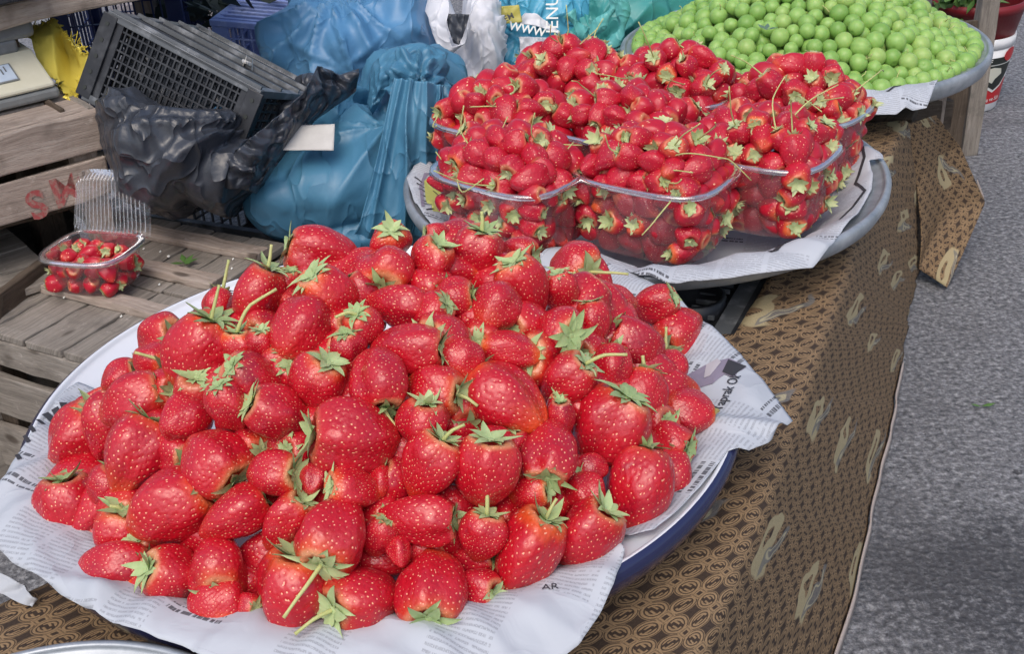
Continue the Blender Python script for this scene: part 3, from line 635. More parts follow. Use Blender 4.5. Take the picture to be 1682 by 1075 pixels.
# body with sloping keypad face
Hh = .052; pr = [(0.0, .014), (0.0, .020), (.062, Hh), (.15, Hh + .004), (.15, .014)]
V = []; 
for s in (0.004, .30): V += [tuple(B0 + sx * s + sy * y + Z3 * z) for y, z in pr]
n_ = len(pr); Fc = [tuple(range(n_))[::-1], tuple(range(n_, 2 * n_))] + [(i, (i + 1) % n_, n_ + (i + 1) % n_, n_ + i) for i in range(n_)]
b = MB(); b.add(V, Fc); b.build('body', M_beige, sc_, bev=.004)
sl = unit(sy * .062 + Z3 * (Hh - .020)); nl = unit(np.cross(sx, sl)); nl = nl if nl[2] > 0 else -nl; o0 = B0 + Z3 * .020
def onface(s, h, up=.0015): return o0 + sx * s + sl * h + nl * up
b = MB(); b.box(onface(.072, .034), sx, sl, nl, .062, .034, .0012); b.build('display_window', M_gtrim, sc_, bev=.002)
b = MB(); b.box(onface(.072, .034, .0022), sx, sl, nl, .058, .030, .001); b.build('price_label', M_lblue, sc_, bev=.001)
b = MB(); b.box(onface(.101, .032, .0034), sx, sl, nl, .016, .026, .001); b.build('paper_scrap', M_wht, sc_)
b = MB(); b.box(onface(.083, .040, .0032), sx, sl, nl, .006, .008, .0008); b.build('dark_mark', M_blk, sc_)
for q in range(4): b = MB(); b.box(onface(.066 - q * .005, .036 + (q % 2) * .004, .0030), sx, sl, nl, .0016, .010, .0006); b.build('digit', M_sdark, sc_)
PB = B0 + sy * .066 + Z3 * (Hh + .012)
b = MB(); b.box(PB + sx * .165 + sy * .09 - Z3 * .004, sx, sy, Z3, .29, .19, .018); b.build('pan_support', M_sdark, sc_, bev=.004)
pz = [(0, .006), (.0, .030), (.004, .032), (.010, .022), (.19, .022), (.196, .032), (.2, .032), (.2, .006)]
b = MB(); b.box(PB + sx * .15 + sy * .095 + Z3 * .016, sx, sy, Z3, .31, .205, .026); b.build('pan_skirt', M_sdark, sc_, bev=.006)
b = MB(); b.box(PB + sx * .148 + sy * .095 + Z3 * .0315, sx, sy, Z3, .315, .21, .005); b.build('steel_pan', M_steel, sc_, bev=.002)
# ================================================================== YELLOW RAFFIA CLOTH
def patch(name, px, n, m, mat, parent=None, fn=None, thick=.0008, uvs=1.0, jag=0.0, mats=None):
    """ruled grid through rows of world points"""
    A = [np.array(r) for r in px]; V = []; k = len(A)
    for i in range(n):
        t = i / (n - 1) * (k - 1); i0 = min(int(t), k - 2); f = t - i0; f = f
        L = interp(A[i0], np.linspace(0, 1, m)) * (1 - f) + interp(A[i0 + 1], np.linspace(0, 1, m)) * f; V.append(L)
    V = np.array(V)
    for _ in range(4):
        V[1:-1] = (V[:-2] + 2 * V[1:-1] + V[2:]) / 4; V[:, 1:-1] = (V[:, :-2] + 2 * V[:, 1:-1] + V[:, 2:]) / 4
    if fn is not None: V = fn(V)
    if jag: V[0] += rng.normal(size=V[0].shape) * jag; V[-1] += rng.normal(size=V[0].shape) * jag; V[:, -1] += rng.normal(size=V[:, -1].shape) * jag
    al = np.repeat(np.linspace(0, np.linalg.norm(V[-1, 0] - V[0, 0]) + .01, n)[:, None], m, 1); ar = np.repeat(np.linspace(0, np.linalg.norm(V[0, -1] - V[0, 0]) + .01, m)[None], n, 0)
    o = link(name, mesh(name, V.reshape(-1, 3), gridf(n, m), True, {'nuv': np.stack([ar, al], -1).reshape(-1, 2) * uvs}, [mat]), parent); return solid(o, thick, 0)
YY = 1.56
yel = patch('raffia_cloth', [[P(22, 49, y=YY + .06), P(60, 44, y=YY + .05), P(84, 40, y=YY + .03), P(108, 62, y=YY), P(132, 78, y=YY - .02), P(162, 98, y=YY - .04)],
                             [P(30, 55, y=YY + .03), P(62, 60, y=YY), P(84, 66, y=YY - .02), P(105, 88, y=YY + .02), P(130, 100, y=YY), P(156, 116, y=YY - .06)],
                             [P(50, 62, y=YY), P(72, 92, y=YY - .03), P(95, 118, y=YY - .05), P(112, 112, y=YY - .01), P(128, 128, y=YY - .03), P(150, 134, y=YY - .05)],
                             [P(60, 100, y=YY - .03), P(76, 118, y=YY - .05), P(96, 142, y=YY - .07), P(122, 162, y=YY - .08), P(128, 158, y=YY - .06), P(131, 134, y=YY - .04)]],
            60, 90, M_yel, None, lambda V: V + .012 * fbm(V * 22, 3, 6)[..., None] * np.array([0, 1, .4]), jag=.0028)
tag(yel, 'frayed yellow woven raffia cloth draped behind the weighing scale', 'cloth')
b = MB()
for k in range(90):
    t = rng.uniform(0, 1); p = interp(np.array([P(22, 49, y=YY + .06), P(84, 40, y=YY + .03), P(132, 78, y=YY - .02), P(162, 98, y=YY - .04), P(150, 134, y=YY - .05), P(131, 140, y=YY - .05), P(124, 162, y=YY - .08)]), np.array(t)); d = rng.normal(size=3) * .005 + np.array([.003, -.001, .004]); b.tube([p, p + d * .6, p + d + rng.normal(size=3) * .002], .0006, 4)
b.build('frayed_edge', M_yel, yel)
# ================================================================== PLASTIC CRATES
def frame(O, pa, pb, ca=None):
    a = unit(pa - O); bb = pb - O; bb = bb - a * (bb @ a); bb = unit(bb); return a, bb, np.cross(a, bb)
def lattice(b, O, a, c, n, la, lc, na, nc, bar=.0022, th=.004, edge=.008):
    for i in range(na + 1): w_ = edge if i in (0, na) else bar; b.box(O + a * (la * i / na) + c * lc / 2, c, a, n, lc, w_, th)
    for j in range(nc + 1): w_ = edge if j in (0, nc) else bar; b.box(O + c * (lc * j / nc) + a * la / 2, a, c, n, la, w_, th * 1.1)
def plastic_crate(name, O, a, dn_, c, la, ld, lc, mat, edge_mat, label, na=22, nd=6, nc=12, rim=True, nested=0, group=None):
    """O corner, a length, dn_ down the side, c depth; the side faces are lattices, each wall a part"""
    e = empty(name, tuple(O)); 
    if dn_ @ np.cross(a, c) > 0: pass
    for nm, o1, u_, v_, w_, lu, lv, nu, nv in (('side_wall', O, a, dn_, c, la, ld, na, nd), ('side_wall', O + c * lc, a, dn_, c, la, ld, na, nd), ('end_wall', O, c, dn_, a, lc, ld, nc, nd), ('end_wall', O + a * la, c, dn_, a, lc, ld, nc, nd), ('bottom', O + dn_ * ld, a, c, dn_, la, lc, na, nc)):
        b = MB(); lattice(b, o1, u_, v_, w_, lu, lv, nu, nv); b.build(nm, mat, e)
    b = MB()
    for f in (0, 1):
        b.box(O + a * la / 2 + c * lc * f, a, dn_, c, la + .012, .010, .012); b.box(O + c * lc / 2 + a * la * f, c, dn_, a, lc, .010, .012)
    b.build('rim', edge_mat, e, bev=.001)
    for i in (0, 1):
        for j in (0, 1):
            b = MB(); b.box(O + a * la * i + c * lc * j + dn_ * ld / 2 + (a * (1 - 2 * i) * .008), dn_, a, c, ld, .026, .007); b.box(O + a * la * i + c * lc * j + dn_ * ld / 2 + (c * (1 - 2 * j) * .010), dn_, c, a, ld, .022, .007); b.build('corner_post', mat, e, bev=.001)
    for k in range(nested):
        b = MB(); off = -dn_ * 0
    tag(e, label, 'crate', group); return e

def flap(name, rows, mat, parent=None, n=50, m=50, amp=.006, fr=24, seed=0, thick=.0012):
    return patch(name, rows, n, m, mat, parent, lambda V: V + (creases(V * fr, 5, seed) * amp * 1.6 + fbm(V * fr, 2, seed) * amp * .5)[..., None] * np.array([.2, -.8, .4]), thick)
M_fblackl = film('grey_black_film', (.05, .06, .075), (.11, .125, .15), .3, .8, 24)
# tilted black crate lying on its side over the black bag
O = P(187, 26, y=1.50); pa = P(424, 152, y=1.41); pb = P(152, 166, y=1.475)
a, dd_, cc = frame(O, pa, pb); cc = cc if cc[1] > 0 else -cc
LAc = float(np.linalg.norm(pa - O)) * 1.0; LDc = float(np.linalg.norm(pb - O)) * .97; LCc = .20
bc = plastic_crate('plastic_crate', O, a, dd_, cc, LAc, LDc, LCc, M_pblack, M_pblackl, 'black lattice plastic crate tipped on its side over the black bag', na=26, nd=9, nc=12)
for k, f in enumerate((.0, .27, .52, .76, 1.0)):
    b = MB(); b.box(O + cc * LCc * f + a * LAc / 2 - dd_ * (.006), a, cc, dd_, LAc * 1.02, .0035, .006); b.build('rail', M_pblackl, bc)
    if f < 1: b = MB(); b.box(O + cc * LCc * (f + .125) + a * LAc / 2 - dd_ * .002, a, cc, dd_, LAc, LCc * .2, .003); b.build('panel', M_pblack, bc)
b = MB(); b.box(O + a * LAc / 2 - cc * .004 + dd_ * (-.002), a, dd_, cc, LAc, .0035, .004); b.box(O + a * LAc / 2 - cc * .004 + dd_ * (LDc), a, dd_, cc, LAc, .010, .006); b.build('front_rail', M_pblackl, bc)
for q in (0.0, 1.0):
    b = MB(); b.box(O + a * (LAc * q) - cc * .005 + dd_ * LDc / 2, dd_, a, cc, LDc * 1.03, .022, .005); fl_ = b.build('corner_flange', M_pblackl if 0 else M_pblack, bc, bev=.001)
    for h in range(5): b = MB(); b.tube([O + a * (LAc * q) - cc * .0070 + dd_ * LDc * (.1 + .2 * h), O + a * (LAc * q) - cc * .0085 + dd_ * LDc * (.1 + .2 * h)], .0028, 10); b.build('hole', M_blk, fl_)
fi = flap('film_inside', [[O + a * LAc * t_ + dd_ * LDc * s_ + cc * (.03 + .02 * s_) for t_ in (.03, .35, .7, .97)] for s_ in (.05, .5, 1.0)], M_fblackl, bc, 50, 70, .008, 22, 61)
b = MB(); 
for k in range(6): c_ = O + a * LAc * (.62 + .012 * k) + cc * LCc * (.50 + .01 * rng.normal()) - dd_ * .010; b.box(c_, unit(rng.normal(size=3)), unit(np.array([0, 1, .2])), Z3, .014, .006, .002)
dl = b.build('dried_leaf', M_card, None); tag(dl, 'small pale dried leaf lying on the tipped black crate', 'leaf')
# crates around and below: dark stack carrying everything at the back
def flat_crate(label, x0, y0, x1, y1, z0, z1, mat, edge, rot=0, na=18, nc=14, nd=5, name='plastic_crate'):
    a_ = np.array([math.cos(rot), math.sin(rot), 0]); c_ = np.array([-math.sin(rot), math.cos(rot), 0]); return plastic_crate(name, np.array([x0, y0, z1]), a_, -Z3, c_, x1 - x0, z1 - z0, y1 - y0, mat, edge, label, na, nd, nc)
lt = P(215, 352, z=.19); rt_ = P(436, 386, z=.19); a_ = unit((rt_ - lt) * [1, 1, 0]); c_ = np.array([-a_[1], a_[0], 0])
plastic_crate('plastic_crate', lt - a_ * .06, a_, -Z3, c_, .42, .17, .36, M_pblack, M_pblackl, 'black slotted plastic crate under the black bag, behind the wooden lid', 56, 5, 16)
plastic_crate('plastic_crate', P(92, 38, y=1.92) * [1, 1, 0] + [0, 0, .46], unit(np.array([1, .1, 0])), -Z3, unit(np.array([-.1, 1, 0])), .20, .30, .25, M_pnavy, M_pnavy, 'navy blue plastic crate in the shadow behind the yellow cloth', 14, 8, 10)
p0 = P(352, 36, y=1.93); lav = plastic_crate('plastic_crate', p0 - [0, 0, 0], unit(P(440, 44, y=1.93) - p0), -Z3, unit(np.array([.15, 1, 0])), .13, .10, .16, M_plav, M_plav, 'lavender blue plastic crate between the black crate and the blue bag', 9, 4, 9)
b = MB(); 
for k in range(7): b.box(p0 + unit(P(440, 44, y=1.93) - p0) * .065 + np.array([.15, 1, 0]) * (.012 + .022 * k) + Z3 * .003, unit(P(440, 44, y=1.93) - p0), np.array([0, 1, 0]), Z3, .13, .010, .006)
b.build('top_slats', M_plav, lav)
# black crates under trays 1 and 2 (bare between the trays)
gz = .268
k0 = P(1030, 560, z=gz); k1 = P(1262, 452, z=gz)
cA = empty('plastic_crate', (.16, 1.06, 0)); tag(cA, 'dark grey plastic crate bridging the gap between the two strawberry trays', 'crate')
ta = unit(P(1262, 452, z=gz) - P(1207, 552, z=gz)); tb = np.array([ta[1], -ta[0], 0]); tb = tb if tb[0] < 0 else -tb; oo = P(1207, 552, z=gz) - ta * .1
b = MB(); b.box(oo + ta * .20 + tb * .17 - Z3 * .012, ta, tb, Z3, .42, .34, .010); b.build('top', M_pblack, cA, bev=.002)
b = MB(); lattice(b, oo - Z3 * .0, ta, -Z3, tb, .42, .25, 16, 8, .004, .005, .012); b.build('side_wall', M_pblack, cA)
b = MB(); lattice(b, oo + tb * .01 - Z3 * 0 - ta * 0, tb, -Z3, ta, .34, .25, 14, 8, .004, .005, .012); b.build('end_wall', M_pblack, cA)
b = MB(); b.box(oo + ta * .2 + tb * .012, ta, tb, Z3, .42, .024, .006); 
for k in range(9): b.box(oo + ta * (.13 + .016 * k) + tb * .045, tb, ta, Z3, .03, .003, .006)
b.build('ribs', M_pblackl, cA, bev=.001)
cpos = P(1140, 500, z=gz); b = MB(); 
V = []; n_ = 40
for r_, z_ in ((.034, -.006), (.034, .012), (.030, .013), (.029, .002), (.018, .001), (.017, -.004), (.0005, -.004)):
    for i in range(n_): V.append((cpos[0] + r_ * math.cos(i * 2 * math.pi / n_), cpos[1] + r_ * math.sin(i * 2 * math.pi / n_), gz + z_))
Fc = [(k * n_ + i, k * n_ + (i + 1) % n_, (k + 1) * n_ + (i + 1) % n_, (k + 1) * n_ + i) for k in range(6) for i in range(n_)]
link('moulded_ring', mesh('moulded_ring', V, Fc, True, mats=[M_pblack]), cA)
for (x, y, nmz) in ((-.13, .90, 'under the big strawberry tray'), (.36, 1.62, 'under the punnet tray'), ):
    a_ = ta; c_ = tb; O2 = np.array([x, y, .272]) - a_ * .2 - c_ * .14 if x < 0 else np.array([x - .02, y, .272]) - a_ * .2 - c_ * .0
    plastic_crate('plastic_crate', O2, a_, -Z3, c_, .40, .26, .26, M_pblack, M_pblack, 'dark plastic crate hidden %s' % nmz, 14, 6, 10)
# ================================================================== STALL TABLE AT TOP LEFT
zt_ = .53; pA = P(-60, 60, z=zt_); pB = P(262, -8, z=zt_); ta2 = unit(pB - pA); tn2 = np.array([-ta2[1], ta2[0], 0]); Lt = float(np.linalg.norm(pB - pA)) + .2
tb_ = empty('stall_table', tuple(pA * [1, 1, 0])); tag(tb_, 'rough wooden stall table edge at the top left, covered with newspaper', 'table')
plank('edge_board', pA + ta2 * Lt / 2 + tn2 * .012 + Z3 * .012, ta2, tn2, Z3, Lt, .022, .026, M_wood2, tb_, .003, .0015)
plank('tabletop', pA + ta2 * Lt / 2 + tn2 * .27 + Z3 * .014, ta2, tn2, Z3, Lt, .49, .018, M_wood, tb_)
for f in (.12,):
    plank('leg', pA + ta2 * Lt * f + tn2 * .06 - Z3 * zt_ / 2, Z3, ta2, tn2, zt_, .04, .04, M_woodd, tb_)
nv = []; 
for i in range(60):
    r = []
    for j in range(24):
        s = j / 23; p = pA + ta2 * Lt * i / 59 + tn2 * (.004 + .42 * s) + Z3 * (.029 + .004 * abs(vnoise(np.array([i * .3, j * .3, 0]), 3))); r.append(p)
    nv.append(r)
nv = np.array(nv).reshape(-1, 3); o = link('newspaper_cover', mesh('newspaper_cover', nv, gridf(60, 24), True, {'nuv': nv[:, :2], 'wet': np.zeros(len(nv))}, [M_paper])); solid(o, .0006, 0); tag(o, 'newspaper spread over the wooden table edge in the top left corner', 'newspaper')
bx = P(0, 14, z=zt_ + .034); b = MB(); b.box(bx + tn2 * .07 + Z3 * .03, ta2, tn2, Z3, .13, .11, .06); o = b.build('dark_box', M_pblack, None, bev=.003); tag(o, 'dark plastic box with a white label in the extreme top left corner', 'box')
b = MB(); b.box(bx + tn2 * .013 + ta2 * (-.0) + Z3 * .028, ta2, Z3, tn2, .075, .028, .002); q = b.build('label', M_wht, o)
put_text('label_text', 'DOMATES', lambda x, y: tuple(bx + tn2 * .0115 + ta2 * x + Z3 * (.028 + y)), .012, M_sdark, o) if False else None
# ================================================================== BAGS
def scale_at(p): return F / depth(p)
def blob_bag(name, label, mat, blobs, centre, level=6, crease=.012, freq=9.0, pleats=(), seed=0, cat='bag', power=14, floor=.01, group='stuffed plastic bags behind the stall', n=6, squash=None, parent=None):
    """blobs: (u, v, Y, half width px, half height px, half depth m, roll deg)"""
    c0 = P(centre[0], centre[1], y=centre[2]); D, Fc = ICO[level]; acc = np.zeros(len(D)); rmin = np.full(len(D), .004)
    for (u, v, Y, ru, rv, rd, ro) in blobs:
        c = P(u, v, y=Y); s = scale_at(c); rx, rz = ru / s, rv / s; ca, sa = math.cos(R(ro)), math.sin(R(ro))
        X_ = RT * ca - UP * sa; Z_ = RT * sa + UP * ca; Y_ = FW; B = np.stack([X_ / rx, Y_ / rd, Z_ / rz])
        q = B @ (c0 - c); w_ = D @ B.T; A2 = (w_ ** 2).sum(1); Bq = w_ @ q; C2 = q @ q - 1; dsc = Bq ** 2 - A2 * C2; hit = dsc > 0
        t = np.where(hit, (-Bq + np.sqrt(np.maximum(dsc, 0))) / A2, 0); t = np.maximum(t, 0); acc += t ** power
    r = np.maximum(acc ** (1 / power), rmin); p = c0 + D * r[:, None]
    # relax normals of the radial surface by smoothing r a little is not needed: the creases hide it
    q = p * freq; dsp = creases(q, n, seed, 1.0) * crease * 1.9 + fbm(q * .8, 2, seed) * crease * .35
    for (pu, pv, pY, kf, amp, rad) in pleats:
        pc = P(pu, pv, y=pY); d = p - pc; x = d @ RT; z = d @ UP; th = np.arctan2(z, x); dist = np.linalg.norm(d, axis=1)
        ph = th * kf + 1.4 * vnoise(np.c_[th * 2.2, dist * 5, dist * 0], seed + 7) * 2; dsp = dsp + amp * (1 - 2 * np.abs(np.sin(ph / 2)) ** .7) * np.exp(-(dist / rad) ** 2) * np.clip(dist / .02, 0, 1)
    p = p + D * dsp[:, None]; p[:, 2] = np.maximum(p[:, 2], floor)
    if squash: p = squash(p)
    o = link(name, mesh(name, p, Fc, True, mats=[mat]), parent); return tag(o, label, cat, group) if parent is None else o

# black bag under the tipped crate
bb = blob_bag('black_bag', 'crumpled black plastic bag under the tipped black crate', M_fblack, [(300, 262, 1.42, 126, 84, .12, 6), (232, 205, 1.45, 56, 62, .09, -20), (360, 275, 1.42, 70, 75, .10, 20), (265, 308, 1.42, 78, 42, .10, 0)], (290, 262, 1.44), 6, .0065, 6, [(410, 200, 1.38, 15, .010, .24), (235, 180, 1.40, 9, .004, .15)], 3, group=None)
fb = flap('torn_edge', [[P(590, 112, y=1.50), P(560, 122, y=1.49), P(530, 112, y=1.47), P(522, 108, y=1.45)], [P(585, 150, y=1.50), P(545, 150, y=1.46), P(520, 150, y=1.42), P(500, 150, y=1.40)], [P(520, 195, y=1.46), P(490, 200, y=1.40), P(465, 205, y=1.38), P(440, 205, y=1.36)], [P(470, 250, y=1.40), P(440, 260, y=1.36), P(420, 262, y=1.34), P(395, 240, y=1.34)], [P(420, 318, y=1.38), P(400, 310, y=1.34), P(375, 310, y=1.34), P(345, 300, y=1.35)]], M_fblack, bb, 90, 50, .008, 26, 5)
blob_bag('black_bag', 'dark bag in shadow wedged between the tipped crate and the blue bags', M_fblack, [(520, 150, 1.60, 40, 24, .05, 15), (480, 190, 1.52, 40, 30, .06, 0)], (500, 170, 1.56), 5, .004, 16, [], 8, group=None)
# teal blue front bag
cB = (590, 300, 1.50)
bf = blob_bag('blue_bag', 'large teal blue plastic bag with knotted top beside the punnet tray', M_fblue,
    [(555, 322, 1.49, 142, 82, .13, -8), (610, 290, 1.50, 95, 110, .12, 12), (480, 335, 1.47, 68, 62, .10, 0), (660, 230, 1.52, 52, 90, .08, 6), (672, 150, 1.54, 34, 62, .05, 4), (700, 300, 1.50, 50, 80, .08, 0), (600, 400, 1.46, 110, 40, .10, 0)], (610, 270, 1.50), 6, .0045, 5,
    [(684, 110, 1.48, 15, .013, .20), (640, 200, 1.47, 7, .005, .22)], 21)
kn = blob_bag('knot', '', M_fblue, [(688, 128, 1.47, 42, 42, .04, 0), (660, 150, 1.46, 18, 34, .03, 20), (730, 160, 1.47, 24, 30, .03, -20)], (690, 135, 1.47), 5, .010, 22, [(690, 128, 1.45, 9, .008, .06)], 31, parent=bf)
hd = flap('twisted_top', [[P(604, 170, y=1.50), P(612, 105, y=1.50), P(640, 78, y=1.50), P(690, 68, y=1.51), P(735, 88, y=1.52)], [P(608, 180, y=1.47), P(628, 130, y=1.46), P(655, 105, y=1.46), P(690, 98, y=1.46), P(728, 112, y=1.48)], [P(612, 188, y=1.49), P(634, 150, y=1.47), P(660, 125, y=1.47), P(694, 118, y=1.47), P(722, 130, y=1.49)]], M_fblue, bf, 30, 70, .006, 30, 12)
def ripple(V):
    n_, m_ = V.shape[:2]; x = np.linspace(0, 1, m_)[None]; y = np.linspace(0, 1, n_)[:, None]; ph = x * 30 + 2.2 * np.sin(y * 2.3 + x * 5) + 1.5 * vnoise(np.stack([x * 5 + y * 0, y * 2 + x * 0, x * 0 + y * 0], -1), 5)
    a = (.0055 + .004 * np.sin(y * 3)) * (1 - 2 * np.abs(np.sin(ph / 2)) ** .8) * np.sin(np.clip(x * 1.02, 0, 1) * math.pi) ** .4
    return V - FW * a[..., None] + .002 * fbm(V * 25, 2, 3)[..., None] * FW
patch('pleated_neck', [[P(648, 128, y=1.425), P(690, 132, y=1.405), P(728, 140, y=1.43)], [P(632, 200, y=1.405), P(680, 215, y=1.385), P(728, 215, y=1.42)], [P(612, 290, y=1.385), P(672, 300, y=1.37), P(738, 290, y=1.42)], [P(590, 372, y=1.37), P(668, 385, y=1.36), P(748, 372, y=1.41)], [P(560, 420, y=1.40), P(660, 425, y=1.39), P(756, 415, y=1.43)]], 90, 110, M_fblue, bf, ripple, .0015)
bf2 = blob_bag('blue_bag', 'smaller teal blue bag lobe right behind the knotted bag, left of white sack', M_fblue, [(705, 150, 1.62, 62, 72, .10, 0), (725, 230, 1.6, 36, 60, .08, 0), (650, 150, 1.64, 60, 60, .08, 0)], (700, 160, 1.63), 5, .008, 10, [], 41)
bf3 = blob_bag('blue_bag', 'low dark teal bag lobe above the square of card', M_fblue, [(548, 200, 1.55, 66, 46, .07, 20), (560, 160, 1.58, 50, 30, .06, 10)], (550, 190, 1.56), 5, .007, 14, [], 43)
cd = patch('card', [[P(463, 247, y=1.385), P(548, 246, y=1.385)], [P(490, 205, y=1.42), P(550, 203, y=1.415)]], 12, 20, M_card, None, lambda V: V + .002 * fbm(V * 20, 2, 2)[..., None] * UP, .001)
tag(cd, 'small square of pale grey card lying on the teal blue bag', 'card')
# bright blue rear bag
br = blob_bag('blue_bag', 'bright blue bulging bag at the back between the crates and white sack', M_fblue2, [(580, 100, 1.90, 145, 84, .16, 6), (520, 60, 1.88, 75, 60, .12, -20), (660, 60, 1.92, 75, 100, .14, 0), (560, 150, 1.86, 100, 60, .12, 10), (470, 90, 1.84, 38, 40, .06, 0), (600, -10, 1.95, 110, 50, .12, 0), (620, 250, 1.88, 110, 130, .14, 0)], (590, 95, 1.90), 6, .007, 5, [(540, -20, 1.82, 14, .010, .22), (560, 110, 1.74, 9, .004, .3)], 51)
# white sack
ws = blob_bag('white_sack', 'white plastic sack with a torn open mouth behind the punnets', M_fwhite, [(760, 150, 1.95, 78, 110, .10, -6), (795, 60, 1.95, 38, 90, .08, -4), (700, 20, 2.0, 50, 40, .06, 30), (780, 260, 1.93, 80, 150, .10, 0)], (770, 140, 1.95), 6, .006, 8, [(790, 20, 1.88, 16, .008, .25)], 61, cat='sack')
flap('torn_lip', [[P(672, -8, y=1.90), P(700, 20, y=1.86), P(712, 60, y=1.84), P(728, 100, y=1.83), P(752, 80, y=1.83), P(768, 40, y=1.84), P(776, -8, y=1.86)], [P(735, -12, y=1.88), P(738, 15, y=1.85), P(732, 38, y=1.83), P(742, 78, y=1.82), P(766, 70, y=1.82), P(772, 20, y=1.82), P(790, -12, y=1.86)]], M_fwhite, ws, 30, 80, .004, 24, 15)
dk = flap('dark_contents', [[P(733, 22, y=1.845), P(738, 50, y=1.835), P(745, 70, y=1.835)], [P(772, 24, y=1.845), P(766, 50, y=1.835), P(757, 74, y=1.835)]], M_fblack, ws, 20, 20, .004, 30, 16, .004)
# printed cyan, white and yellow bag
pb_ = blob_bag('printed_bag', 'cyan and white printed bag with a yellow patch behind the punnets', M_fcyan, [(890, 30, 2.12, 90, 80, .10, 0), (850, 90, 2.05, 40, 70, .07, 8), (960, 10, 2.15, 60, 60, .10, 0), (900, 200, 2.1, 90, 120, .10, 0)], (890, 50, 2.1), 6, .008, 8, [(850, 60, 2.0, 12, .006, .15)], 71)
flap('white_panel', [[P(853, 60, y=1.97), P(918, 62, y=1.97)], [P(856, 95, y=1.96), P(918, 95, y=1.96)], [P(868, 128, y=1.96), P(912, 126, y=1.96)]], M_fwhite, pb_, 30, 30, .004, 30, 17, .003)
flap('white_stripe', [[P(862, 22, y=1.99), P(880, 22, y=1.99), P(920, 52, y=1.98)], [P(846, 38, y=1.98), P(880, 42, y=1.98), P(918, 55, y=1.975)]], M_fwhite, pb_, 14, 40, .002, 30, 18, .003)
M_fyel = film('yellow_film', (.42, .38, .07), (.56, .50, .12), .4, .3)
flap('yellow_patch', [[P(820, 10, y=1.98), P(852, 8, y=1.98)], [P(818, 40, y=1.97), P(858, 36, y=1.97)]], M_fyel, pb_, 16, 20, .002, 30, 19, .003)
def on_px(name, s, u, v, Y, size, ang, mat, parent, bold=.02):
    c = P(u, v, y=Y); ca, sa = math.cos(R(ang)), math.sin(R(ang)); return put_text(name, s, lambda a_, b_: tuple(c + RT * (a_ * ca - b_ * sa) + UP * (a_ * sa + b_ * ca)), size, mat, parent, bold)
on_px('printing', 'IENU', 908, 22, 1.955, .030, 90, M_wht, pb_, 0)
on_px('printing', 'WWW', 866, 48, 1.955, .020, -12, M_wht, pb_, .02)
on_px('printing', 'TEM', 832, 30, 1.955, .014, 25, M_blk, pb_, .02)
# teal green bag with tied handles
tg = blob_bag('green_bag', 'teal green carrier bag with tied handles left of the green plums', M_fteal, [(1010, 30, 2.15, 100, 90, .13, 0), (1090, 10, 2.2, 85, 70, .12, 0), (955, 70, 2.08, 40, 55, .07, 0), (1010, 180, 2.12, 110, 120, .12, 0)], (1010, 45, 2.13), 6, .006, 7, [(965, 75, 2.0, 13, .009, .16)], 81)
for k, pts in enumerate(([(945, 95), (965, 62), (985, 40), (1010, 12), (1015, -10)], [(955, 82), (985, 76), (1012, 70), (1022, 50), (1024, 20), (1022, -10)], [(935, 20), (950, 45), (962, 62), (960, 80), (940, 98)])):
    b = MB(); Q = interp(np.array([P(u, v, y=1.965 - .006 * k) for u, v in pts]), np.linspace(0, 1, 24)); Q = smooth(Q, 4); V = []
    b = MB(); V = []
    for i, p in enumerate(Q):
        T_ = Q[min(i + 1, 23)] - Q[max(i - 1, 0)]; S_ = unit(np.cross(T_, FW)); w_ = .009 + .004 * math.sin(i * .7 + k); V += [p + S_ * w_, p - FW * .003, p - S_ * w_]
    o = link('handle', mesh('handle', V, [(3 * i + q, 3 * i + 3 + q, 3 * i + 4 + q, 3 * i + 1 + q) for i in range(23) for q in (0, 1)], True, mats=[film('handle_film%d' % k, (.08, .36, .35), (.14, .48, .46), .4, .3, 30)]), tg); solid(o, .001, 0)
# ================================================================== REAR THINGS
zz0 = .0
rc = empty('wooden_crate', (.62, 2.55, 0)); tag(rc, 'brown wooden crate peeping out behind the teal green bag at the top edge', 'crate')
for k in range(3): plank('slat', P(1190, 0, y=2.5) * [1, 1, 0] + Z3 * (.06 + .11 * k), np.array([1, 0, 0]), np.array([0, 1, 0]), Z3, .5, .012, .075, M_wood2, rc)
for s in (-.2, .2): plank('post', P(1190, 0, y=2.52) * [1, 1, 0] + np.array([s, 0, .17]), Z3, np.array([1, 0, 0]), np.array([0, 1, 0]), .34, .04, .03, M_woodd, rc)
# wooden stall stand under and behind the plum tray
LG = P(1588, 252, z=0.0)
stn = empty('wooden_stand', tuple(LG)); tag(stn, 'weathered wooden stand with posts under the green plum tray', 'stand')
sa = unit(np.array([.42, .9, 0])); sbv = np.array([-sa[1], sa[0], 0])
plank('post', LG + Z3 * .25, Z3, np.array([1, 0, 0]), np.array([0, 1, 0]), .50, .034, .03, M_wood, stn)
plank('side_board', LG + np.array([-.10, -.03, .14]), Z3, unit(np.array([1, .12, 0])), unit(np.array([-.12, 1, 0])), .27, .15, .014, M_woodd, stn)
p1 = P(1448, 215, y=1.74); plank('post', np.array([p1[0], 1.74, .14]), Z3, np.array([1, 0, 0]), np.array([0, 1, 0]), .28, .055, .03, M_wood, stn)
p2 = P(1525, 205, y=1.84); plank('post', np.array([p2[0], 1.84, .14]), Z3, np.array([1, 0, 0]), np.array([0, 1, 0]), .28, .038, .03, M_wood2, stn)
plank('rail', (P(1440, 190, y=1.76) + P(1550, 186, y=1.84)) / 2, unit(P(1550, 186, y=1.84) - P(1440, 190, y=1.76)), np.array([0, 1, 0]), Z3, .20, .018, .05, M_woodd, stn)
plank('deck', np.array([.53, 1.93, .262]), sa, sbv, Z3, .44, .40, .02, M_woodd, stn)
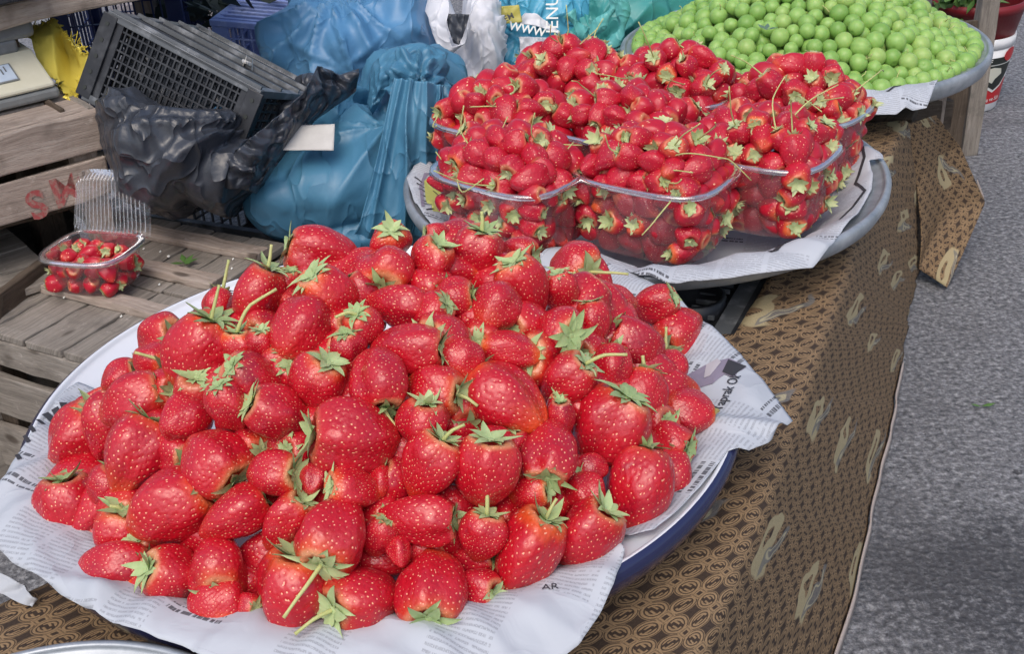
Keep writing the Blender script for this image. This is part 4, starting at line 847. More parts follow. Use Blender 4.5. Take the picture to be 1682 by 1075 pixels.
# grey board behind the plums
gb = MB(); g0 = P(1500, 45, y=2.60); gb.box(np.array([g0[0] - .06, 2.60, .20]), np.array([1, 0, 0]), np.array([0, 1, 0]), Z3, .40, .02, .40); o = gb.build('grey_board', M_sdark, None, bev=.004); tag(o, 'dark grey board standing behind the green plum heap', 'board')
# buckets
def bucket(c, r0, r1, h, mat, rimm, label, name='bucket', lip=.02):
    e = empty(name, tuple(c)); n_ = 64; prof = [(r0 * .96, .001), (r0, .004), (r0 + (r1 - r0) * .96, h - lip), (r1 - .001, h - lip), (r1, h - lip), (r1, h), (r1 - .004, h), (r1 - .006, h - .01), (r0 - .003, .006), (.001, .006)]
    V = [(c[0] + r_ * math.cos(i * 2 * math.pi / n_), c[1] + r_ * math.sin(i * 2 * math.pi / n_), c[2] + z_) for r_, z_ in prof for i in range(n_)]
    Fc = [(k * n_ + i, k * n_ + (i + 1) % n_, (k + 1) * n_ + (i + 1) % n_, (k + 1) * n_ + i) for k in range(len(prof) - 1) for i in range(n_)]; mi = [1 if 2 <= Fk // n_ <= 7 else 0 for Fk in range(len(Fc))]
    link('body', mesh('body', V, Fc, True, mats=[mat, rimm], mi=mi), e); tag(e, label, 'bucket'); return e
bcx = P(1612, 184, z=0); bcx = bcx + np.array([-.018, .06, 0]); br0, br1, bh = .068, .088, .165
bk = bucket(bcx, br0, br1, bh, M_pwhite, M_pwhite, 'red and white yogurt bucket with a mountain emblem beside the wooden post', lip=.022)
def bsurf(th, z, up=.0008): r_ = br0 + (br1 - br0) * z / bh * .98 + up; return (bcx[0] + r_ * math.sin(th), bcx[1] - r_ * math.cos(th), z)
def bpatch(name, pts, mat, up, k=10):
    """polygon in (angle deg, z mm)"""
    pts = np.array(pts, float); c = pts.mean(0); n_ = len(pts); V = [bsurf(R(c[0]), c[1] / 1000, up)]
    dense = []
    for i in range(n_):
        for q in range(6): dense.append(pts[i] + (pts[(i + 1) % n_] - pts[i]) * q / 6)
    n_ = len(dense)
    for j in range(1, k + 1):
        for p in dense: s = c + (p - c) * j / k; V.append(bsurf(R(s[0]), s[1] / 1000, up))
    Fc = [(0, 1 + i, 1 + (i + 1) % n_) for i in range(n_)]
    for j in range(k - 1):
        for i in range(n_): a1 = 1 + j * n_ + i; b1 = 1 + j * n_ + (i + 1) % n_; Fc.append((a1, a1 + n_, b1 + n_, b1))
    return link(name, mesh(name, V, Fc, True, mats=[mat]), bk)
em = 24   # emblem centre angle
def bband(name, t0, t1, za, zb, mat, up, sl=0.0):
    V = [bsurf(R(t), (z + sl * t) / 1000, up) for t in np.linspace(t0, t1, 60) for z in np.linspace(za, zb, 6)]
    return link(name, mesh(name, V, gridf(60, 6), True, mats=[mat]), bk)
bband('red_band', -90, 100, 20, 104, M_pred, .0008)
bpatch('emblem_outline', [(em - 38, 112), (em - 20, 113), (em + 20, 113), (em + 38, 112), (em + 30, 84), (em + 16, 58), (em, 46), (em - 16, 58), (em - 32, 84)], M_wht, .0018)
bpatch('emblem_shield', [(em - 32, 108), (em + 32, 108), (em + 26, 84), (em + 13, 62), (em, 52), (em - 13, 62), (em - 27, 84)], M_blk, .0026)
bpatch('emblem_snow', [(em - 25, 100), (em - 8, 104), (em + 6, 100), (em + 9, 88), (em - 2, 78), (em - 6, 68), (em - 14, 74), (em - 20, 86)], M_cream, .0034)
bband('name_band', -70, 44, 110, 125, M_blk, .0024)
bpatch('red_dot', [(em + 20 + 14 * math.cos(q), 128 + 15 * math.sin(q)) for q in np.linspace(0, 6.283, 13)[:-1]], M_pred, .0040, 4)
def btext(s, th, z, size, mat, bold=.0): put_text('lettering', s, lambda x, y: bsurf(R(th) + x / br1, z + y + x * .05, .0036), size, mat, bk, bold)
btext('ELIF', 3, .116, .015, M_wht, .02); btext('Su ve Süt', 26, .031, .013, M_wht, .01)
rb = bucket(bcx + np.array([.004, .0, .07]), .060, .094, .165, M_predd, M_predd, 'dark red pail set inside the yogurt bucket, holding leafy greens')
lf = MB()
for k in range(46):
    p = bcx + np.array([-.05, -.03, .25]) + rng.normal(size=3) * np.array([.025, .025, .02]); d = unit(rng.normal(size=3) + [-.3, -.6, -.3]); s_ = unit(np.cross(d, rng.normal(size=3))); L_ = rng.uniform(.03, .06); w_ = L_ * .35; nn_ = np.cross(d, s_)
    lf.add([p, p + d * L_ * .4 + s_ * w_, p + d * L_ * .5 + nn_ * .006, p + d * L_ * .4 - s_ * w_, p + d * L_], [(0, 1, 2), (0, 2, 3), (1, 4, 2), (2, 4, 3)])
o = lf.build('leafy_greens', M_leaf, None, True); tag(o, 'bunch of green leaves drooping over the dark red bucket', 'greens')
cb = MB(); cc0 = bcx + np.array([.02, .0, .262]); cb.box(cc0, unit(np.array([1, .2, 0])), unit(np.array([-.2, 1, 0])), Z3, .09, .07, .04); o = cb.build('cardboard_piece', M_card, None, bev=.003); tag(o, 'greyish brown cardboard box piece resting on the dark red bucket', 'cardboard')
# dark greenery and grey sacking at the very top
lf = MB()
for k in range(160):
    p = P(rng.uniform(265, 430), rng.uniform(-30, 30), y=rng.uniform(2.0, 2.2)); d = unit(rng.normal(size=3) + [0, -.3, .2]); s_ = unit(np.cross(d, rng.normal(size=3))); L_ = rng.uniform(.03, .08); w_ = L_ * .16
    lf.add([p, p + d * L_ * .5 + s_ * w_, p + d * L_, p + d * L_ * .5 - s_ * w_], [(0, 1, 2, 3)])
M_dleaf = NT('dark_leaf', (.02, .035, .03), .6).mat; o = lf.build('herb_bunch', M_dleaf, None, True); tag(o, 'dark wilted herb stalks behind the tipped black crate', 'herbs')
blob_bag('grey_sack', 'grey mauve sack at the top edge above the lavender crate', film('grey_film', (.22, .20, .22), (.33, .31, .33), .6, .4), [(440, -12, 2.25, 90, 45, .1, 0), (340, 10, 2.4, 160, 60, .1, 0), (400, 120, 2.3, 150, 120, .1, 0)], (420, 5, 2.3), 5, .006, 8, [], 95, cat='sack', group=None)
pl = plank('wooden_post', P(238, 5, y=2.02) * [1, 1, 0] + Z3 * .25, Z3, np.array([1, 0, 0]), np.array([0, 1, 0]), .52, .035, .03, M_wood2, None); tag(pl, 'short pale wooden post above the left corner of the tipped crate', 'post')
# blue crumple of film inside the tipped crate
blob_bag('blue_film', 'scrap of blue film caught behind the lattice of the tipped crate', M_fblue2, [(362, 190, 1.46, 26, 14, .02, 10)], (362, 190, 1.46), 4, .006, 40, [], 97, cat='film', group=None)
# leaves and bits on the lid, asphalt litter
def leaf_bit(label, p, n_=4, s=.018, mat=M_leaf):
    b = MB(); p = np.asarray(p)
    for k in range(n_):
        a1 = k * 6.28 / n_ + rng.normal() * .4; d = np.array([math.cos(a1), math.sin(a1), .25]); q = np.array([-math.sin(a1), math.cos(a1), 0]); L_ = s * rng.uniform(.6, 1.1)
        b.add([p, p + d * L_ * .5 + q * L_ * .22, p + d * L_ * .5 + Z3 * L_ * .1, p + d * L_ * .5 - q * L_ * .22, p + d * L_], [(0, 1, 2), (0, 2, 3), (1, 4, 2), (2, 4, 3)])
    o = b.build('leaf', mat, None, True); tag(o, label, 'leaf'); return o
leaf_bit('little green leaf sprig lying on the boarded crate lid', P(303, 432, z=ZL + .004), 5, .022)
leaf_bit('thin green blade lying alone on the asphalt at the right', P(1612, 668, z=.003), 2, .018, M_leaf)
leaf_bit('dark grey green leaf lying among the green plums', P(1259, 48, z=.438), 5, .016, plas('grey_leaf', (.10, .17, .12)))
for k, (u, v) in enumerate([(248, 432), (215, 470), (170, 497), (158, 511), (360, 410), (132, 545)]): pass
b = MB()
for k in range(26):
    u, v = rng.uniform(40, 420), rng.uniform(400, 540); p = P(u, v, z=ZL + .002); b.tube([p, p + np.array([.002, .001, .0015])], .0011, 5)
o = b.build('plaster_crumbs', M_wht, None); tag(o, 'scattered white crumbs on the boarded crate lid', 'crumbs', kind='stuff')
# crumpled newspaper and film at the left edge under the tray
o = flap('paper_scrap', [[P(-20, 930, z=.30), P(30, 955, z=.295), P(62, 985, z=.29)], [P(-20, 965, z=.29), P(20, 985, z=.287), P(52, 998, z=.286)]], M_paper, None, 24, 24, .004, 30, 33); tag(o, 'crumpled newspaper scrap under the left front of the enamel tray', 'newspaper')
# ================================================================== STRAWBERRIES
def fib(n, sd):
    i = np.arange(n) + .5; ph = np.arccos(1 - 2 * i / n); th = math.pi * (1 + 5 ** .5) * i
    p = np.c_[np.cos(th) * np.sin(ph), np.sin(th) * np.sin(ph), np.cos(ph)]; p += np.random.default_rng(sd).normal(size=p.shape) * .032; return p / np.linalg.norm(p, axis=1)[:, None]
def berry_shape(D, sd, cone=.24, lobes=0.0, blunt=0.0):
    rg = np.random.default_rng(sd); z = D[:, 2]; th = np.arctan2(D[:, 1], D[:, 0]); s = np.hypot(D[:, 0], D[:, 1])
    f = 1 + cone * z - .10 * np.clip(-z, 0, 1) ** 2 * (1 - blunt)
    k = 1 + lobes * np.cos(2 * th + rg.uniform(0, 6)) * (1 - .3 * z) + .05 * np.cos(3 * th + rg.uniform(0, 6)) + .035 * np.cos(5 * th + rg.uniform(0, 6)) * (z > -2)
    r = s * f * k; zz = 1.06 * z - .13 * (1 - blunt) * np.clip(-z, 0, 1) ** 3
    zz = zz - .26 * np.exp(-(s / .36) ** 2) * (z > 0) + .07 * np.exp(-((s - .5) / .22) ** 2) * (z > 0)
    if lobes > .08: zz = zz + .16 * np.abs(np.cos(th + rg.uniform(0, 6))) * s * np.clip(-z, 0, 1) * 1.0
    p = np.c_[r * np.cos(th), r * np.sin(th), zz]
    p += .065 * np.stack([vnoise(D * 1.6, sd), vnoise(D * 1.6, sd + 5), vnoise(D * 1.6, sd + 9)], -1)
    p[:, :2] /= np.abs(p[:, :2]).max() / 1.0; zc = (p[:, 2].max() + p[:, 2].min()) / 2; p[:, 2] = (p[:, 2] - zc) / ((p[:, 2].max() - p[:, 2].min()) / 2)
    return p
def berry_mesh(name, level, sd, nseed, mat, dep=.019, sig=.075, **kw):
    D, Fc = ICO[level]; S = fib(nseed, sd); dots = D @ S.T; dmin = np.arccos(np.clip(dots.max(1), -1, 1))
    p = berry_shape(D, sd, **kw); spc = 3.4 / math.sqrt(nseed); sg = spc * .30
    h = -dep * np.exp(-(dmin / sg) ** 2) + dep * .55 * np.exp(-(dmin / (sg * .42)) ** 2)
    p = p + D * h[:, None]; seed = np.exp(-(dmin / (sg * .64)) ** 2) * (D[:, 2] < .90) * np.random.default_rng(sd).uniform(.65, 1.2, len(S))[dots.argmax(1)]
    me = mesh(name, p, Fc, True, {'seed': seed, 'ax': (1 + p[:, 2]) / 2}, [mat]); me['top'] = float(p[np.argmax(D[:, 2])][2]); return me
BIG = [berry_mesh('strawberry', 6, 11 + k, n, M_berry, **kw) for k, (n, kw) in enumerate([
    (480, dict(cone=.17)), (440, dict(cone=.24, lobes=.06)), (520, dict(cone=.16, lobes=.10, blunt=.8)), (500, dict(cone=.2, lobes=.13, blunt=.5)),
    (420, dict(cone=.27)), (540, dict(cone=.12, lobes=.06, blunt=1)), (520, dict(cone=.2, lobes=.16, blunt=.9))])]
SMALL = [berry_mesh('small_strawberry', 5, 31 + k, n + 110, M_sberry, .032, **kw) for k, (n, kw) in enumerate([
    (150, dict(cone=.26)), (130, dict(cone=.3)), (150, dict(cone=.15, lobes=.06, blunt=.8)), (140, dict(cone=.34)), (160, dict(cone=.22, lobes=.1))])]
def calyx_mesh(name, sd, mat, n=10, ln=.62, wd=.16, up=.25, small=False):
    rg = np.random.default_rng(sd); V = []; Fc = []; K = 6
    for i in range(n):
        a = 2 * math.pi * i / n + rg.normal() * .13; l = ln * rg.uniform(.7, 1.15) * (.75 if i % 2 else 1); w0 = wd * rg.uniform(.8, 1.2); cu = up * rg.uniform(-.3, 1.5); tw = rg.normal() * .25
        ca, sa = math.cos(a), math.sin(a); b = len(V)
        for k in range(K):
            s = k / (K - 1); r = .04 + l * s - .22 * l * max(cu, 0) * s * s; z = .03 + .10 * math.sin(s * 2.2) + cu * l * s * s * 1.2 + (i % 2) * .025
            hw = w0 * (math.sin(min(1, s * 1.25 + .22) * math.pi) ** .8 if s < .62 else (1 - s) / .38 * math.sin(min(1, .62 * 1.25 + .22) * math.pi + 0) ** .8 if True else 0) * .9 + .006
            hw = w0 * ((.55 + .9 * s) if s < .4 else (.91 * (1 - (s - .4) / .6) ** .7)) + .004
            for q, zz in ((-1, .035), (0, 0), (1, .035)):
                x = r; y = q * hw + tw * s * s * l; V.append((x * ca - y * sa, x * sa + y * ca, z + zz * (1 - s) + (.02 if q else 0)))
        for k in range(K - 1):
            for q in range(2): c = b + k * 3 + q; Fc.append((c, c + 3, c + 4, c + 1))
    b = len(V); nb = 10
    for j in range(nb): V.append((.13 * math.cos(j * 2 * math.pi / nb), .13 * math.sin(j * 2 * math.pi / nb), .07))
    V.append((0, 0, .12))
    for j in range(nb): Fc.append((b + j, b + (j + 1) % nb, b + nb))
    return mesh(name, V, Fc, True, mats=[mat])
CAL = [calyx_mesh('calyx', 50 + k, M_calyx, n, ln, .15, up) for k, (n, ln, up) in enumerate([(11, .66, .02), (10, .70, .25), (12, .62, .45), (9, .66, .12), (11, .72, -.05), (10, .60, .6)])]
SCAL = [calyx_mesh('calyx', 70 + k, M_scalyx, n, ln, .19, up) for k, (n, ln, up) in enumerate([(10, .70, .15), (9, .78, .5), (11, .64, .8), (10, .80, .1)])]
ZOOM = {'A': (0, 560, 2.0875), 'B': (260, 360, 2.986), 'C': (700, 360, 2.986), 'D': (400, 700, 2.866), 'E': (800, 640, 2.472)}
# zoom, x, y, width, length, tip direction (deg, image, clockwise from right), calyx towards viewer (deg), orange, dark, mesh, stem (image deg, length px) or None
BB = [
('A', 265, 335, 205, 235, 128, 22, .5, .2, 0, (-38, 88)), ('A', 168, 432, 120, 130, 180, -10, .9, 0, 2, None), ('A', 240, 598, 195, 250, 80, 6, .1, .4, 1, None),
('A', 462, 400, 220, 270, 115, -8, .55, .5, 4, None), ('A', 628, 272, 165, 170, 160, -40, 0, .4, 0, None), ('A', 455, 215, 185, 235, 155, 18, .4, .3, 0, None),
('A', 412, 130, 125, 130, 150, -20, .1, .3, 0, None), ('A', 520, 62, 130, 130, 200, 45, .7, .1, 2, (200, 60)), ('A', 732, 408, 215, 225, 222, 32, .4, .4, 3, None),
('A', 582, 578, 245, 290, 150, -15, .9, .2, 5, None), ('A', 800, 602, 180, 235, 150, -5, .2, .3, 1, None), ('A', 408, 655, 185, 180, 98, 28, .8, .1, 2, (190, 20)),
('A', 390, 770, 165, 230, 178, -12, 0, .6, 5, None), ('A', 605, 808, 190, 215, 15, 18, .3, .3, 0, None), ('A', 487, 838, 90, 100, 190, -5, 1, 0, 2, None),
('A', 750, 775, 215, 200, 268, 38, .5, .2, 3, None), ('A', 745, 915, 185, 160, 88, -20, .8, 0, 2, None), ('A', 360, 500, 130, 130, 120, -20, .1, .5, 0, None),
('D', 140, 225, 235, 260, 178, 42, .5, .3, 2, None), ('D', 536, 60, 330, 380, 4, 0, .1, .4, 3, None), ('D', 325, 255, 130, 140, 100, -30, 0, .6, 0, None),
('D', 530, 302, 195, 260, 8, 14, .7, 0, 1, None), ('D', 645, 265, 115, 140, 90, -20, .3, .4, 0, None), ('D', 868, 198, 245, 320, 118, 12, .4, .2, 1, (-32, 40)),
('D', 1142, 225, 275, 330, 98, -20, .3, .2, 3, None), ('D', 812, 430, 235, 350, 184, 2, 0, .3, 4, None), ('D', 200, 465, 215, 300, 125, -12, .5, .2, 1, None),
('D', 432, 500, 325, 385, 292, 22, .7, .3, 1, (128, 88)), ('D', 232, 795, 335, 385, 95, -30, .7, .2, 6, None), ('D', 565, 810, 335, 350, 338, 38, .3, .3, 2, (146, 62)),
('D', 885, 750, 295, 385, 275, 42, .5, .3, 3, None), ('D', 1092, 768, 190, 230, 190, 40, .1, .5, 0, None), ('D', 640, 525, 150, 190, 110, -30, .2, .5, 0, None),
('D', 735, 600, 120, 140, 80, -30, 0, .5, 1, None), ('D', 1120, 525, 205, 235, 105, 15, .3, .5, 1, (-98, 62)), ('D', 1340, 322, 150, 195, 175, -14, .8, 0, 2, None),
('D', 10, 840, 110, 130, 200, 45, .3, .5, 0, None), ('D', 1180, 110, 190, 180, 90, -40, 0, .7, 0, None),
('E', 152, 690, 275, 380, 118, 8, .9, .1, 1, (-62, 36)), ('E', 398, 600, 245, 310, 130, -20, .3, .5, 5, None), ('E', 605, 425, 265, 350, 100, -8, .2, .6, 3, None),
('E', 725, 372, 190, 235, 100, -10, .2, .5, 0, None), ('E', 722, 212, 170, 220, 195, 18, .2, .3, 0, None), ('E', 797, 95, 180, 215, 188, -22, .8, .6, 5, None),
('E', 482, 165, 265, 325, 122, 8, .4, .4, 6, None), ('E', 262, 245, 215, 310, 278, 28, .1, .5, 4, None), ('E', 300, 130, 110, 170, 90, -30, 0, .9, 0, None),
('E', 405, 430, 165, 170, 60, -40, .3, .2, 0, None), ('E', 420, 330, 130, 110, 90, -40, 0, .7, 0, None), ('E', 100, 225, 150, 130, 90, -30, 0, .8, 0, None),
('B', 480, 390, 250, 300, 112, 2, .4, .2, 3, (-84, 36)), ('B', 287, 432, 145, 165, 110, -15, .1, .3, 0, (-80, 46)), ('B', 205, 668, 330, 385, 108, 8, .6, .2, 5, (-78, 52)),
('B', 395, 650, 165, 190, 82, 8, .9, 0, 1, (-40, 88)), ('B', 825, 195, 255, 350, 18, -6, .2, .3, 3, (60, 58)), ('B', 848, 385, 250, 315, 48, -18, 1.0, 0, 5, None),
('B', 690, 550, 290, 320, 118, -34, .2, .3, 5, None), ('B', 1140, 118, 200, 185, 95, 50, .9, 0, 2, None), ('B', 1112, 265, 280, 235, 290, 52, .6, .1, 6, None),
('B', 1330, 228, 210, 255, 118, 18, .4, .2, 1, None), ('B', 1378, 78, 115, 135, 8, 5, .1, .3, 0, None), ('B', 1172, 418, 215, 300, 190, 12, .1, .4, 4, None),
('B', 1015, 540, 190, 205, 60, 26, .5, .5, 0, (165, 34)), ('B', 1222, 640, 250, 370, 178, -20, .1, .5, 5, None), ('B', 1080, 780, 275, 300, 262, 10, .1, .5, 6, (52, 40)),
('B', 775, 812, 265, 275, 120, 24, .6, .2, 2, None), ('B', 578, 722, 165, 170, 110, -30, .3, .2, 0, None), ('B', 478, 800, 235, 310, 30, -28, .2, 1, 5, None),
('B', 350, 922, 200, 250, 60, 14, .1, .4, 0, None), ('B', 600, 960, 255, 315, 22, 8, .1, .5, 0, (-60, 18)), ('B', 1342, 845, 255, 285, 188, 18, .7, .1, 0, (32, 34)),
('B', 500, 622, 140, 165, 90, -20, .3, .5, 0, None), ('B', 632, 330, 140, 165, 100, -20, .3, .3, 0, None), ('B', 1300, 1020, 250, 250, 100, -30, .2, .5, 0, None),
('B', 930, 640, 170, 170, 80, -25, .2, .6, 0, None),
('C', 237, 195, 240, 300, 106, 8, .1, .3, 4, (-94, 30)), ('C', 122, 390, 195, 200, 172, 2, .5, .4, 0, (-142, 30)), ('C', 330, 450, 240, 245, 125, -38, .3, .3, 0, None),
('C', 482, 352, 240, 340, 68, -12, .6, .3, 1, None), ('C', 448, 165, 165, 185, 190, 22, .5, .2, 0, None), ('C', 718, 225, 235, 240, 205, 48, .6, .1, 2, (0, 58)),
('C', 660, 372, 165, 240, 78, -12, .2, .3, 1, None), ('C', 938, 410, 170, 190, 8, 18, .6, .1, 0, None), ('C', 800, 375, 125, 120, 60, 22, .1, .5, 0, (-128, 26)),
('C', 1098, 430, 180, 250, 160, 10, .1, .4, 0, None), ('C', 1250, 572, 260, 275, 320, 44, .4, .3, 6, (178, 36)), ('C', 1030, 615, 230, 300, 32, -26, .1, .7, 5, None),
('C', 822, 515, 175, 210, 82, -4, .2, .4, 0, None), ('C', 640, 562, 250, 245, 190, 58, .3, .3, 2, None), ('C', 420, 650, 178, 285, 12, -8, 1.0, .1, 5, None),
('C', 682, 800, 235, 280, 138, 12, .2, .4, 0, (-8, 62)), ('C', 905, 745, 190, 230, 100, -20, .2, .6, 0, None), ('C', 1055, 885, 230, 275, 96, -14, 1.0, .2, 5, (-96, 26)),
('C', 1195, 750, 180, 180, 80, -20, .2, .6, 0, (-90, 40)), ('C', 405, 900, 325, 395, 40, -14, .8, .2, 3, None), ('C', 105, 578, 250, 250, 0, 52, .3, .2, 2, None),
('C', 175, 700, 200, 180, 90, -30, .3, .4, 0, None), ('C', 650, 960, 120, 200, 90, -30, .1, .7, 0, None), ('C', 20, 460, 190, 200, 150, -25, .1, .4, 0, None),
]
def zheap(x, y):
    r = np.hypot(x - TC[0][0], y - TC[0][1]); return ZT - .012 + .15 * (1 - np.clip(r / .275, 0, 2) ** 2.4)
big = []
for z_, X, Y, Wd, Ln, ang, tilt, org, drk, mi, stem in BB:
    if -31 < tilt <= -10 and int(X) % 2 == 0: tilt = 16
    ox, oy, sc = ZOOM[z_]; u, v = ox + X / sc, oy + Y / sc; d = ray(u, v); ts = np.linspace(.5, 1.6, 400); pp = CAM + d * ts[:, None]
    f = pp[:, 2] - zheap(pp[:, 0], pp[:, 1]); k = np.argmax(f < 0) if (f < 0).any() else int(np.argmin(f))
    big.append(dict(u=u, v=v, t=ts[k], t0=ts[k], w=Wd / sc * 1.05, l=Ln / sc * 1.0, ang=ang, tilt=tilt + (12 if -9 < tilt < 32 else 0), org=org, drk=drk, mi=mi, stem=stem))
def bpos(b): return CAM + ray(b['u'], b['v']) * b['t']
for it in range(60):
    C_ = np.array([bpos(b) for b in big]); Rr = np.array([.46 * math.sqrt(b['w'] * b['l']) * b['t'] / F for b in big]); mv = np.zeros(len(big))
    D_ = C_[:, None] - C_[None]; dist = np.linalg.norm(D_, axis=2) + np.eye(len(big)); ov = (Rr[:, None] + Rr[None]) * .88 - dist
    for i, j in zip(*np.where(np.triu(ov, 1) > 0)):
        q = .22 * ov[i, j]; s = 1 if big[i]['t'] > big[j]['t'] else -1
        mv[i] += s * q; mv[j] -= s * q
    for b, q in zip(big, mv): b['t'] += float(np.clip(q, -.006, .006)); b['t'] += (b['t0'] - b['t']) * .05; b['t'] = min(max(b['t'], b['t0'] - .05), b['t0'] + .03)
def image_dir(ang, tilt, u, v):
    a, t_ = R(ang), R(tilt); f = ray(u, v); f = f / np.linalg.norm(f); d = (RT * math.cos(a) - UP * math.sin(a)); d = d - f * (d @ f); d /= np.linalg.norm(d)
    return Vector(d * math.cos(t_) + f * math.sin(t_))
def orient(d, spin):
    q = Vector((0, 0, -1)).rotation_difference(d); return (Quaternion(d, spin) @ q)
ORD = ['leftmost', 'second', 'third', 'fourth', 'fifth', 'sixth', 'seventh', 'eighth', 'ninth', 'tenth', 'eleventh', 'twelfth', 'thirteenth', 'fourteenth', 'fifteenth', 'sixteenth']
def stem_mesh(pts, rad):
    b = MB(); b.tube(pts, rad, 6); return b
def add_calyx(o, cm, spin, sc=(1, 1, 1)):
    c = bpy.data.objects.new('calyx', cm); col.objects.link(c); c.parent = o; c.location = (0, 0, o.data['top'] + .03); c.rotation_euler = (0, 0, spin)
    L_ = o.scale[2]; w_ = o.scale[0]; c.scale = (sc[0], sc[1], sc[2] * w_ / L_); return c
def add_stem(o, c, d_world, length, rad, mat, bend, name='stem'):
    mw = Matrix.LocRotScale(o.location, o.rotation_euler.to_quaternion() if o.rotation_mode != 'QUATERNION' else o.rotation_quaternion, o.scale)
    a = np.array(mw @ Vector((0, 0, o.data['top'] + .04))); ax = np.array((mw.to_3x3() @ Vector((0, 0, 1))).normalized()); d = np.array(d_world); pts = []; bend = np.array(bend)
    for k in range(9):
        s = k / 8; pts.append(a + ax * length * .30 * min(1, s * 2.2) * (1 - .3 * s) + d * length * s * (.55 + .45 * s) + bend * math.sin(s * math.pi) * length)
    b = MB(); b.tube(pts, [rad * (1.25 - .45 * k / 8) for k in range(8)] + [rad * 1.0], 7)
    inv = (mw @ Matrix.LocRotScale(c.location, c.rotation_euler.to_quaternion(), c.scale)).inverted()
    me = mesh(name, [tuple(inv @ Vector(p)) for p in b.V], b.F, True, mats=[mat]); s_ = bpy.data.objects.new(name, me); col.objects.link(s_); s_.parent = c; return s_
# rows by height in the photo, numbered from the front of the tray
order = sorted(range(len(big)), key=lambda i: -big[i]['v']); rowof = {}; nrow = 9; per = math.ceil(len(big) / nrow)
for k in range(nrow):
    for q, i in enumerate(sorted(order[k * per:(k + 1) * per], key=lambda i: big[i]['u'])): rowof[i] = (k, q)
BIGS = []
for i, b in enumerate(big):
    p = bpos(b); t_ = b['t']; me = BIG[b['mi']]; o = bpy.data.objects.new('strawberry', me); col.objects.link(o)
    d = image_dir(b['ang'], b['tilt'], b['u'], b['v']); o.location = p; o.rotation_mode = 'QUATERNION'; o.rotation_quaternion = orient(d, rng.uniform(0, 6.28))
    o.scale = (b['w'] * t_ / F / 2 * 1.12, b['w'] * t_ / F / 2 * 1.12, b['l'] * t_ / F / 2 * 1.12); o.color = (b['org'], b['drk'], float(rng.uniform(0, .5)), 1)
    vis = b['tilt'] > -30
    if vis:
        c = add_calyx(o, CAL[(i * 5 + b['mi']) % len(CAL)], rng.uniform(0, 6.28), (1.2, 1.2, 1.1) if b['tilt'] > 38 else (1.15, 1.15, 1.1))
        if b['stem']:
            sa, sl = b['stem']; add_stem(o, c, image_dir(sa, -8, b['u'], b['v']), sl * t_ / F, .0013 if sl > 30 else .0016, M_stem, (0, 0, .06))
    k, q = rowof[i]; feat = []
    size = 'huge' if b['w'] * b['l'] > 10500 else 'large' if b['w'] * b['l'] > 6500 else 'medium' if b['w'] * b['l'] > 3600 else 'small'
    tone = 'orange blushed' if b['org'] > .75 else 'dark red' if b['drk'] > .55 else 'bright red'
    ft = 'with stalk' if b['stem'] else 'calyx facing viewer' if b['tilt'] > 28 else 'tip forward' if b['tilt'] <= -25 else 'calyx sideways' if vis and b['tilt'] > 5 else 'calyx tucked away'
    on = 'leftmost' if q == 0 else ORD[q] + ' from left'
    tag(o, '%s %s strawberry %s, %s in row %s from front' % (size, tone, ft, on, ['one', 'two', 'three', 'four', 'five', 'six', 'seven', 'eight', 'nine'][k]), 'strawberry', 'big strawberries heaped on the white enamel tray')
    BIGS.append((p, .5 * math.sqrt(b['w'] * b['l']) * t_ / F))
# ---- packing helpers
def relax(X, rad, clamp, fixed=None, frad=None, it=60, k=.9):
    for _ in range(it):
        D_ = X[:, None] - X[None]; ds = np.linalg.norm(D_, axis=2) + np.eye(len(X)) * 9 + 1e-6; ov = np.clip((rad[:, None] + rad[None]) * k - ds, 0, None)
        X = X + .35 * (D_ / ds[..., None] * ov[..., None]).sum(1)
        if fixed is not None and len(fixed):
            D_ = X[:, None] - fixed[None]; ds = np.linalg.norm(D_, axis=2) + 1e-6; ov = np.clip((rad[:, None] + frad[None]) * .92 - ds, 0, None); X = X + .6 * (D_ / ds[..., None] * ov[..., None]).sum(1)
        X = clamp(X)
    return X
fx = np.array([p for p, r in BIGS]); fr = np.array([r for p, r in BIGS])
SPH = []   # (pos, r, kind, info)
# second layer: berries seen through the gaps, each set where the top layer leaves an opening, a little deeper in the heap
BUV = np.array([(b['u'], b['v']) for b in big]); BR = np.array([.50 * math.sqrt(b['w'] * b['l']) for b in big])
gu, gv = np.meshgrid(np.arange(60, 1200, 7), np.arange(380, 1050, 7)); G = np.c_[gu.ravel(), gv.ravel()].astype(float)
def enclosed(p):
    d = BUV - p; k = np.hypot(d[:, 0], d[:, 1]) < 125
    return k.sum() >= 5 and np.hypot(*d[k].mean(0)) < 34
G = np.array([p for p in G if enclosed(p)]); dist = np.min(np.hypot(G[:, None, 0] - BUV[None, :, 0], G[:, None, 1] - BUV[None, :, 1]) - BR[None], axis=1); FILL = []
while len(FILL) < 90:
    k = int(np.argmax(dist)); 
    if dist[k] < -1: break
    u, v = G[k]; d = ray(u, v); ts = np.linspace(.5, 1.6, 400); pp = CAM + d * ts[:, None]; f = pp[:, 2] - zheap(pp[:, 0], pp[:, 1]); q = np.argmax(f < 0) if (f < 0).any() else int(np.argmin(f)); t_ = ts[q] + .026
    rp = float(rng.uniform(38, 50)); FILL.append((CAM + d * t_, rp * t_ / F)); dist = np.minimum(dist, np.hypot(G[:, 0] - u, G[:, 1] - v) - rp * .8)
